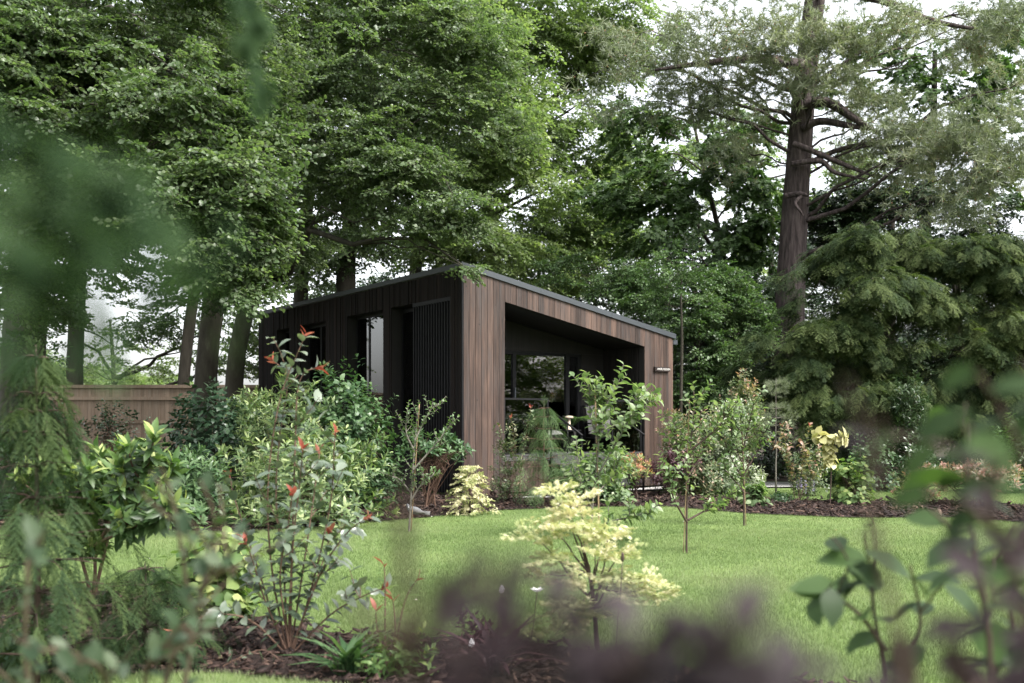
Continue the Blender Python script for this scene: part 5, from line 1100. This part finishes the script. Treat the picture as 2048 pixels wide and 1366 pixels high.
shrub('hydrangea', 'lime green hydrangea at the lawn edge between rhododendron and photinia', (330, 510, 1055, 1245), W_HYD, m_hyd, m_twig, 403, 190, .115, .02, 10, tint=(.15, .9), dist=7.1, deep=.5, stem_r=.006)
conifer('spruce_sapling', 'dark drooping young spruce in the near bed before the large leaved rhododendron', 72, 1270, 690, 190, SP_SPRN, m_spruced, m_dstem, 404, 12, 7, .85, dist=5.2, r=.022, start=.10, tint=(.1, 1), droop=-.55)
conifer('yew_sapling', 'low dark feathery conifer spreading over the mulch beside the drooping spruce', 290, 1300, 1125, 190, SP_SPRN, m_spruced, m_dstem, 406, 7, 9, .7, dist=5.9, r=.014, start=.05, droop=-.25, tint=(.1, .8))
shrub('heuchera_clump', 'low dark leafy clump on the mulch under the drooping spruce', (-40, 130, 1235, 1345), W_HYD, m_vib, m_dstem, 407, 60, .07, .02, 5, dist=5.7, deep=.5, tint=(.0, .6), stem_r=.004)
# golden japanese maple
t = thing('golden_maple', 'golden japanese maple with feathery leaves standing before the lawn', 'shrub', P(1195, 1300, 6.1) * [1, 1, 0])
W, Lv = Geo(), Geo(); rng = R(405); b = P(1195, 1300, 6.1) * [1, 1, 0]
tr = poly([b, P(1190, 1230, 6.1), P(1180, 1150, 6.1)], 10); W.tube(tr, np.linspace(.016, .011, 10), 8)
ends = [((1065, 1075), 6.1), ((1105, 1060), 6.0), ((1140, 1030), 6.1), ((1120, 985), 6.15), ((1150, 1060), 5.95), ((1210, 1065), 6.2), ((1235, 1110), 6.1), ((1190, 1110), 5.9), ((1180, 1165), 5.85), ((1110, 1120), 6.0), ((1090, 1150), 6.1), ((1290, 1165), 6.0), ((1310, 1190), 5.95), ((1250, 1190), 5.9), ((1230, 1150), 6.1), ((1265, 1180), 6.1), ((1130, 1210), 5.9), ((1180, 1230), 5.85), ((1110, 1270), 5.9), ((1215, 1080), 6.05), ((1160, 1000), 6.1)]
for (px, py), d in ends:
    e = P(px, py, d); a = tr[rng.integers(5, 10)]; pts = path(a, e, rng, .12, 8, lift=.03); W.tube(pts, np.linspace(.008, .0025, 8), 5, cap=False)
    n = 10; q = e + ball(rng, n, 2) * [.075, .075, .045]; dd = nrm(q - (e - [0, 0, .05])) + rng.normal(0, .3, (n, 3)); dd[:, 2] = dd[:, 2] * .4 - .1
    for s in range(3): Lv.inst(SP_ACER[s], q[s::3], dd[s::3], np.array([0, 0, 1]) + rng.normal(0, .25, (len(q[s::3]), 3)), .48 * rng.uniform(.8, 1.2, len(q[s::3])), np.clip(.25 + .5 * (1366 - py) / 400 + rng.uniform(-.25, .25, len(q[s::3])), 0, 1), keep_t=True)
W.build('stem', m_dstem, t); Lv.build('foliage', m_acer, t)
# perennials along the near edge
LS = leaf_fine(.10, .5, .02)
def tuftgrass(name, label, b, n, L, mat, seed, w=LS, cat='perennial', el=(35, 80)):
    rng = R(seed); t = thing(name, label, cat, b); g = Geo(); a = rng.uniform(0, 6.28, n); e = np.radians(rng.uniform(*el, n)); d = np.stack([np.cos(a) * np.cos(e), np.sin(a) * np.cos(e), np.sin(e)], -1)
    g.inst(w, np.array(b) + rng.normal(0, .03, (n, 3)) * [1, 1, 0] + [0, 0, .01], d, np.stack([-np.cos(a) * .5, -np.sin(a) * .5, np.ones(n)], -1), L * rng.uniform(.6, 1.2, n), rng.uniform(0, 1, n)); g.build('leaves', mat, t); return t
tuftgrass('day_lily', 'strap leaved green clump at the foot of the tall photinia', P(690, 1345, 5.5) * [1, 1, 0], 46, .32, m_vib, 410)
tuftgrass('day_lily', 'strap leaved clump among dark stems below the white flowers', P(990, 1330, 5.5) * [1, 1, 0], 40, .34, m_purple, 411)
shrub('geranium_clump', 'low leafy green perennials under the small photinia', (720, 880, 1270, 1366), W_SM, m_hyd, m_twig, 412, 90, .075, .02, 6, dist=5.5, deep=.4, tint=(0, .55), stem_r=.003)
shrub('geranium_clump', 'low pinkish brown seedling clump beside the white anemones', (890, 990, 1225, 1350), W_SM, m_purple, m_brown, 413, 80, .06, .1, 8, dist=5.6, deep=.4, tint=(.3, 1), stem_r=.003)
stem_plant('cotoneaster', 'trailing evergreen with grey green leaves lying on the near mulch', [S((420, 1290), (360, 1270), (300, 1285), (240, 1300), d=6.0), S((430, 1290), (400, 1310), (370, 1330), d=5.9), S((450, 1290), (480, 1320), (470, 1345), d=5.8), S((440, 1290), (520, 1300), (560, 1320), d=5.7), S((430, 1290), (330, 1300), (260, 1330), d=5.8)],
    LN, m_phot, m_brown, 414, .10, .05, .1, r=(.004, .002), el=(10, 50), tint=(.2, .9))
# white flowers and a seed head on thin stalks
m_white = leaf_mat('white_petal', [(0, (.72, .70, .72)), (1, (.85, .84, .85))], .5, .3, .3, (1, 1, 1))
def flower(label, px, py, d, kind, foot):
    b = P(foot, 1340, d) * [1, 1, 0]; t = thing('white_anemone' if kind != 'seed' else 'seed_head', label, 'flower' if kind != 'seed' else 'seed head', b); rng = R(px); e = P(px, py, d)
    g = Geo(); g.tube(path(b, e, rng, .05, 8), .0025, 5); g.build('stalk', m_dstem, t); g = Geo()
    if kind == 'open':
        for a in np.arange(6) * 1.047: g.inst(leaf_fine(.7, -.2, .05), e, np.array([[math.cos(a), math.sin(a), .35]]), np.array([[0, 0, 1.]]), .045, [rng.random()])
        g.build('petals', m_white, t); g = Geo(); g.tube([e, e + [0, 0, .006], e + [0, 0, .012]], [.004, .008, .003], 8); g.build('flower_centre', m_cane, t)
    elif kind == 'bud':
        for a in np.arange(7) * .9: g.inst(leaf_fine(.8, -.7, .1), e - [0, 0, .012], np.array([[math.cos(a) * .5, math.sin(a) * .5, 1]]), np.array([[-math.cos(a), -math.sin(a), .5]]), .04, [rng.random()])
        g.build('petals', m_white, t)
    else:
        g.tube([e - [0, 0, .01], e + [0, 0, .004], e + [0, 0, .03], e + [0, 0, .042]], [.003, .010, .008, .002], 9); g.build('seed_pod', m_dstem, t)
flower('closed white anemone bud on a tall thin stalk', 1003, 1182, 5.6, 'bud', 985)
flower('open white anemone with upturned petals beside the golden maple', 1074, 1184, 5.6, 'open', 1050)
flower('dark seed head on a thin stalk in front of the golden maple', 1245, 1120, 5.2, 'seed', 1225)
flower('low nodding white anemone half hidden among the near perennials', 943, 1290, 5.4, 'bud', 945)

# ---- very close, out of focus
m_pf = leaf_mat('purple_smoke_leaf', [(0, (.010, .0055, .0068)), (.5, (.0195, .0115, .0135)), (1, (.034, .0235, .0265))], .6, .25, .3, (1.2, .8, .9))
m_nl = leaf_mat('near_green_leaf', [(0, (.020, .034, .016)), (.5, (.034, .060, .022)), (1, (.058, .100, .030))], .5, .3, .2)
def Q(pts, d0, d1):
    return [P(x, y, d0 + (d1 - d0) * i / max(len(pts) - 1, 1)) for i, (x, y) in enumerate(pts)]
def ground_from(pts): return pts
PB = np.array([*P(1250, 2300, .45)[:2], 0])
stem_plant('smoke_bush', 'wide dark purple smoke bush in front of the near bed, before the golden maple', [
    Q([(1250, 2300), (1150, 1552), (1080, 1336), (1000, 1204), (950, 1150)], .44, .40), Q([(1250, 2300), (1210, 1480), (1170, 1300), (1130, 1180)], .44, .39), Q([(1250, 2300), (1330, 1528), (1380, 1360), (1460, 1264)], .44, .38), Q([(1250, 2300), (1450, 1576), (1560, 1408), (1640, 1300)], .44, .38), Q([(1250, 2300), (1060, 1552), (960, 1372), (890, 1276)], .44, .38), Q([(1250, 2300), (1290, 1504), (1290, 1360), (1270, 1276)], .44, .37),
    Q([(1250, 2300), (1420, 1552), (1500, 1420), (1540, 1324)], .44, .41), Q([(1250, 2300), (1000, 1640), (900, 1480), (850, 1384)], .44, .38), Q([(1250, 2300), (1380, 1600), (1330, 1444)], .42, .36), Q([(1250, 2300), (1550, 1650), (1750, 1480), (1850, 1396)], .44, .38), Q([(1250, 2300), (1180, 1600), (1200, 1396)], .42, .37)],
    LO, m_pf, m_dstem, 420, .028, .0056, .5, r=(.003, .001), el=(-10, 50), tint=(.1, 1), base=PB, side=3, sidelen=.03)
stem_plant('smoke_bush', 'single thin dark purple smoke bush shoot rising beside the small photinia', [Q([(850, 2300), (830, 1500), (815, 1300), (808, 1150), (806, 1060), (800, 980)], .42, .38), Q([(818, 1330), (860, 1230), (910, 1160)], .40, .36), Q([(818, 1330), (780, 1270), (720, 1240)], .40, .36)],
    LK, m_pf, m_dstem, 421, .014, .009, .62, r=(.0034, .003), el=(20, 70), tint=(.0, .6), base=np.array([*P(850, 2300, .42)[:2], 0]))
stem_plant('smoke_bush', 'tall sparse purple smoke bush shoots crossing the yellow green hydrangea', [Q([(1950, 1900), (1850, 1500), (1780, 1200), (1740, 1000), (1735, 880), (1690, 760)], .55, .5), Q([(1740, 960), (1760, 900), (1750, 830)], .5, .48)],
    LK, m_pf, m_dstem, 422, .020, .019, .6, r=(.003, .0012), el=(10, 60), tint=(.2, 1), base=np.array([*P(1950, 1900, .55)[:2], 0]))
stem_plant('magnolia_shrub', 'dark stemmed shrub with broad green leaves before the open lawn', [
    Q([(1790, 1700), (1770, 1366), (1745, 1200), (1750, 1080), (1735, 1020)], 2.3, 2.25), Q([(1790, 1700), (1800, 1366), (1840, 1250), (1820, 1130)], 2.3, 2.2), Q([(2010, 1800), (1990, 1366), (1960, 1180), (1900, 1060), (1860, 1020)], 1.9, 1.85), Q([(2010, 1800), (1980, 1300), (1950, 1100), (1935, 1000), (1930, 900)], 1.7, 1.65), Q([(2010, 1800), (2030, 1366), (2020, 1200), (2040, 1060)], 1.9, 1.85), Q([(1770, 1300), (1720, 1230), (1660, 1190), (1620, 1190)], 2.27, 2.25)],
    leaf_fine(.62, .18, .05), m_nl, m_dstem, 423, .100, .055, .25, r=(.006, .0025), el=(-15, 40), droop=.15, tint=(.1, .9), base=np.array([*P(1900, 1800, 2.1)[:2], 0]), side=2, sidelen=.14)
stem_plant('magnolia_shrub', 'taller shrub very near with broad green leaves before the variegated mound', [
    Q([(2300, 1900), (2120, 1366), (2000, 1100), (1930, 920), (1840, 880), (1780, 870)], .95, .85), Q([(2300, 1900), (2150, 1200), (2060, 940), (1990, 800), (1950, 740)], .95, .85), Q([(2000, 1080), (1920, 1000), (1850, 985)], .92, .85), Q([(2300, 1900), (2200, 1200), (2100, 860), (2040, 720)], .95, .88), Q([(2010, 980), (1960, 900), (1920, 830)], .88, .84)],
    leaf_fine(.55, .18, .05), leaf_mat('dull_green_leaf', [(0, (.014, .024, .012)), (.5, (.024, .043, .016)), (1, (.040, .070, .022))], .6, .3, .12), m_dstem, 424, .052, .030, .5, r=(.004, .0015), el=(-15, 40), droop=.15, tint=(.3, 1), base=np.array([*P(2300, 1900, .95)[:2], 0]))
stem_plant('smoke_bush', 'tall purple leaved smoke bush growing among the broad green leaves', [
    Q([(2100, 2200), (2040, 1500), (1940, 1330), (1840, 1240)], .62, .58), Q([(2100, 2200), (2090, 1400), (2030, 1230), (1940, 1150)], .64, .6), Q([(2100, 2200), (1900, 1500), (1780, 1380)], .62, .56), Q([(2100, 2200), (2120, 1300), (2070, 1120), (2010, 1060)], .66, .64), Q([(2100, 2200), (2000, 1450), (1930, 1400)], .6, .55), Q([(2100, 2200), (2060, 1300), (1990, 1050), (1975, 900)], .66, .62)],
    LO, m_pf, m_dstem, 425, .036, .013, .45, r=(.003, .0012), el=(-10, 50), tint=(.2, 1), base=np.array([*P(2100, 2200, .62)[:2], 0]))
# hanging conifer boughs close to the lens, upper left
m_nc = leaf_mat('near_conifer_needle', [(0, (.024, .048, .022)), (.5, (.042, .078, .036)), (1, (.070, .115, .054))], .7, .4, .1)
SP_NEAR = [feather(s, 150, .020, .22, .20, 9, .5) for s in (51, 52)]
def bough(name, label, lines, n, size, seed, mat=m_nc, trunk=(), spread=.03, cat='conifer'):
    rng = R(seed); f = trunk[0]; t = thing(name, label, cat, f); W, Lv = Geo(), Geo()
    W.tube(poly(trunk, 20), np.linspace(.03, .0025, 20) , 8)
    for ln in lines:
        ln = poly(ln, 16); Lv.tube(ln, np.linspace(.0016, .0008, 16), 5, cap=False); q = rng.uniform(.12, 1, n); p = np.stack([np.interp(q, np.linspace(0, 1, 16), ln[:, k]) for k in range(3)], -1) + rng.normal(0, spread, (n, 3)) * [1, .6, .7]
        d = nrm(ln[-1] - ln[0]) + rng.normal(0, .45, (n, 3)); d[:, 2] -= .45
        for s in range(2): Lv.inst(SP_NEAR[s], p[s::2], d[s::2], np.array([0, 0, 1]) + rng.normal(0, .3, (len(p[s::2]), 3)), size * rng.uniform(.6, 1.2, len(p[s::2])), rng.uniform(0, 1, len(p[s::2])), keep_t=True)
    W.build('trunk', m_dstem, t); Lv.build('crown', mat, t); return t
bough('conifer_tree', 'dark green conifer with soft boughs drooping in front of the beech boughs and fence', [
    Q([(-420, 100), (-150, 200), (60, 270), (200, 350), (290, 450)], .48, .40), Q([(-420, 150), (-100, 300), (150, 400), (300, 480), (410, 580)], .48, .42), Q([(-420, 200), (-150, 420), (0, 500), (110, 560)], .48, .40), Q([(-420, 100), (-100, 230), (120, 300), (240, 350), (340, 450)], .48, .41), Q([(-420, 200), (-200, 500), (-60, 620), (30, 680)], .48, .42), Q([(-420, 200), (0, 380), (160, 480), (220, 580), (240, 660)], .48, .41)],
    17, .115, 430, trunk=[P(-1500, 2000, .6) * [1, 1, 0], P(-1300, 900, .6), P(-800, 150, .52), P(-420, 150, .48)], spread=.013)
bough('conifer_tree', 'conifer with one thin twig hanging down against the beech leaves', [Q([(380, -320), (440, -120), (480, 20), (505, 110), (525, 175)], 1.15, 1.05), Q([(400, -300), (470, -140), (510, 0), (500, 60)], 1.15, 1.1)], 30, .15, 431, trunk=[P(-2600, 2000, 1.5) * [1, 1, 0], P(-2500, 0, 1.5), P(-1200, -900, 1.3), P(380, -320, 1.15)], spread=.006)
stem_plant('elder_shrub', 'grey green leafy stems in front of the drooping spruce', [
    Q([(300, 1700), (330, 1366), (400, 1200), (430, 1050), (400, 960)], 1.9, 1.75), Q([(300, 1700), (380, 1300), (370, 1150), (345, 1000), (320, 930)], 1.9, 1.7), Q([(300, 1700), (220, 1380), (170, 1320), (100, 1290)], 1.9, 1.5), Q([(400, 1180), (450, 1130), (480, 1060)], 1.8, 1.7), Q([(300, 1700), (290, 1366), (330, 1290), (380, 1230)], 1.9, 1.6), Q([(100, 1700), (60, 1400), (50, 1280), (60, 1130), (90, 1060)], 1.7, 1.5)],
    LO, leaf_mat('grey_green_leaf', [(0, (.022, .040, .020)), (.5, (.045, .070, .036)), (1, (.10, .125, .08))], .5, .3, .2), m_twig, 432, .042, .05, .3, r=(.006, .002), el=(-5, 45), tint=(.0, 1), base=np.array([*P(300, 1700, 1.9)[:2], 0]), side=4, sidelen=.12)

# fallen petals and leaf scraps on the lawn
rng = R(77); g = Geo(); p = scatter(rng, 5.5, 16, 150, .3); p = p[~(inside(p, BED_F) | inside(p, BED_B))]; n = len(p)
g.inst(LK, np.c_[p, rng.uniform(.022, .034, n)], np.c_[rng.normal(0, 1, (n, 2)), rng.normal(0, .2, n)], np.array([0, 0, 1]) + rng.normal(0, .4, (n, 3)), rng.uniform(.012, .03, n), rng.uniform(0, 1, n))
tag(g.build('fallen_leaves', leaf_mat('leaf_scrap', [(0, (.10, .06, .03)), (.45, (.28, .20, .09)), (.6, (.5, .48, .42)), (1, (.7, .69, .66))], .7, .2, .2)), 'small pale fallen petals and leaf scraps scattered on the lawn', 'leaf litter', kind='stuff')
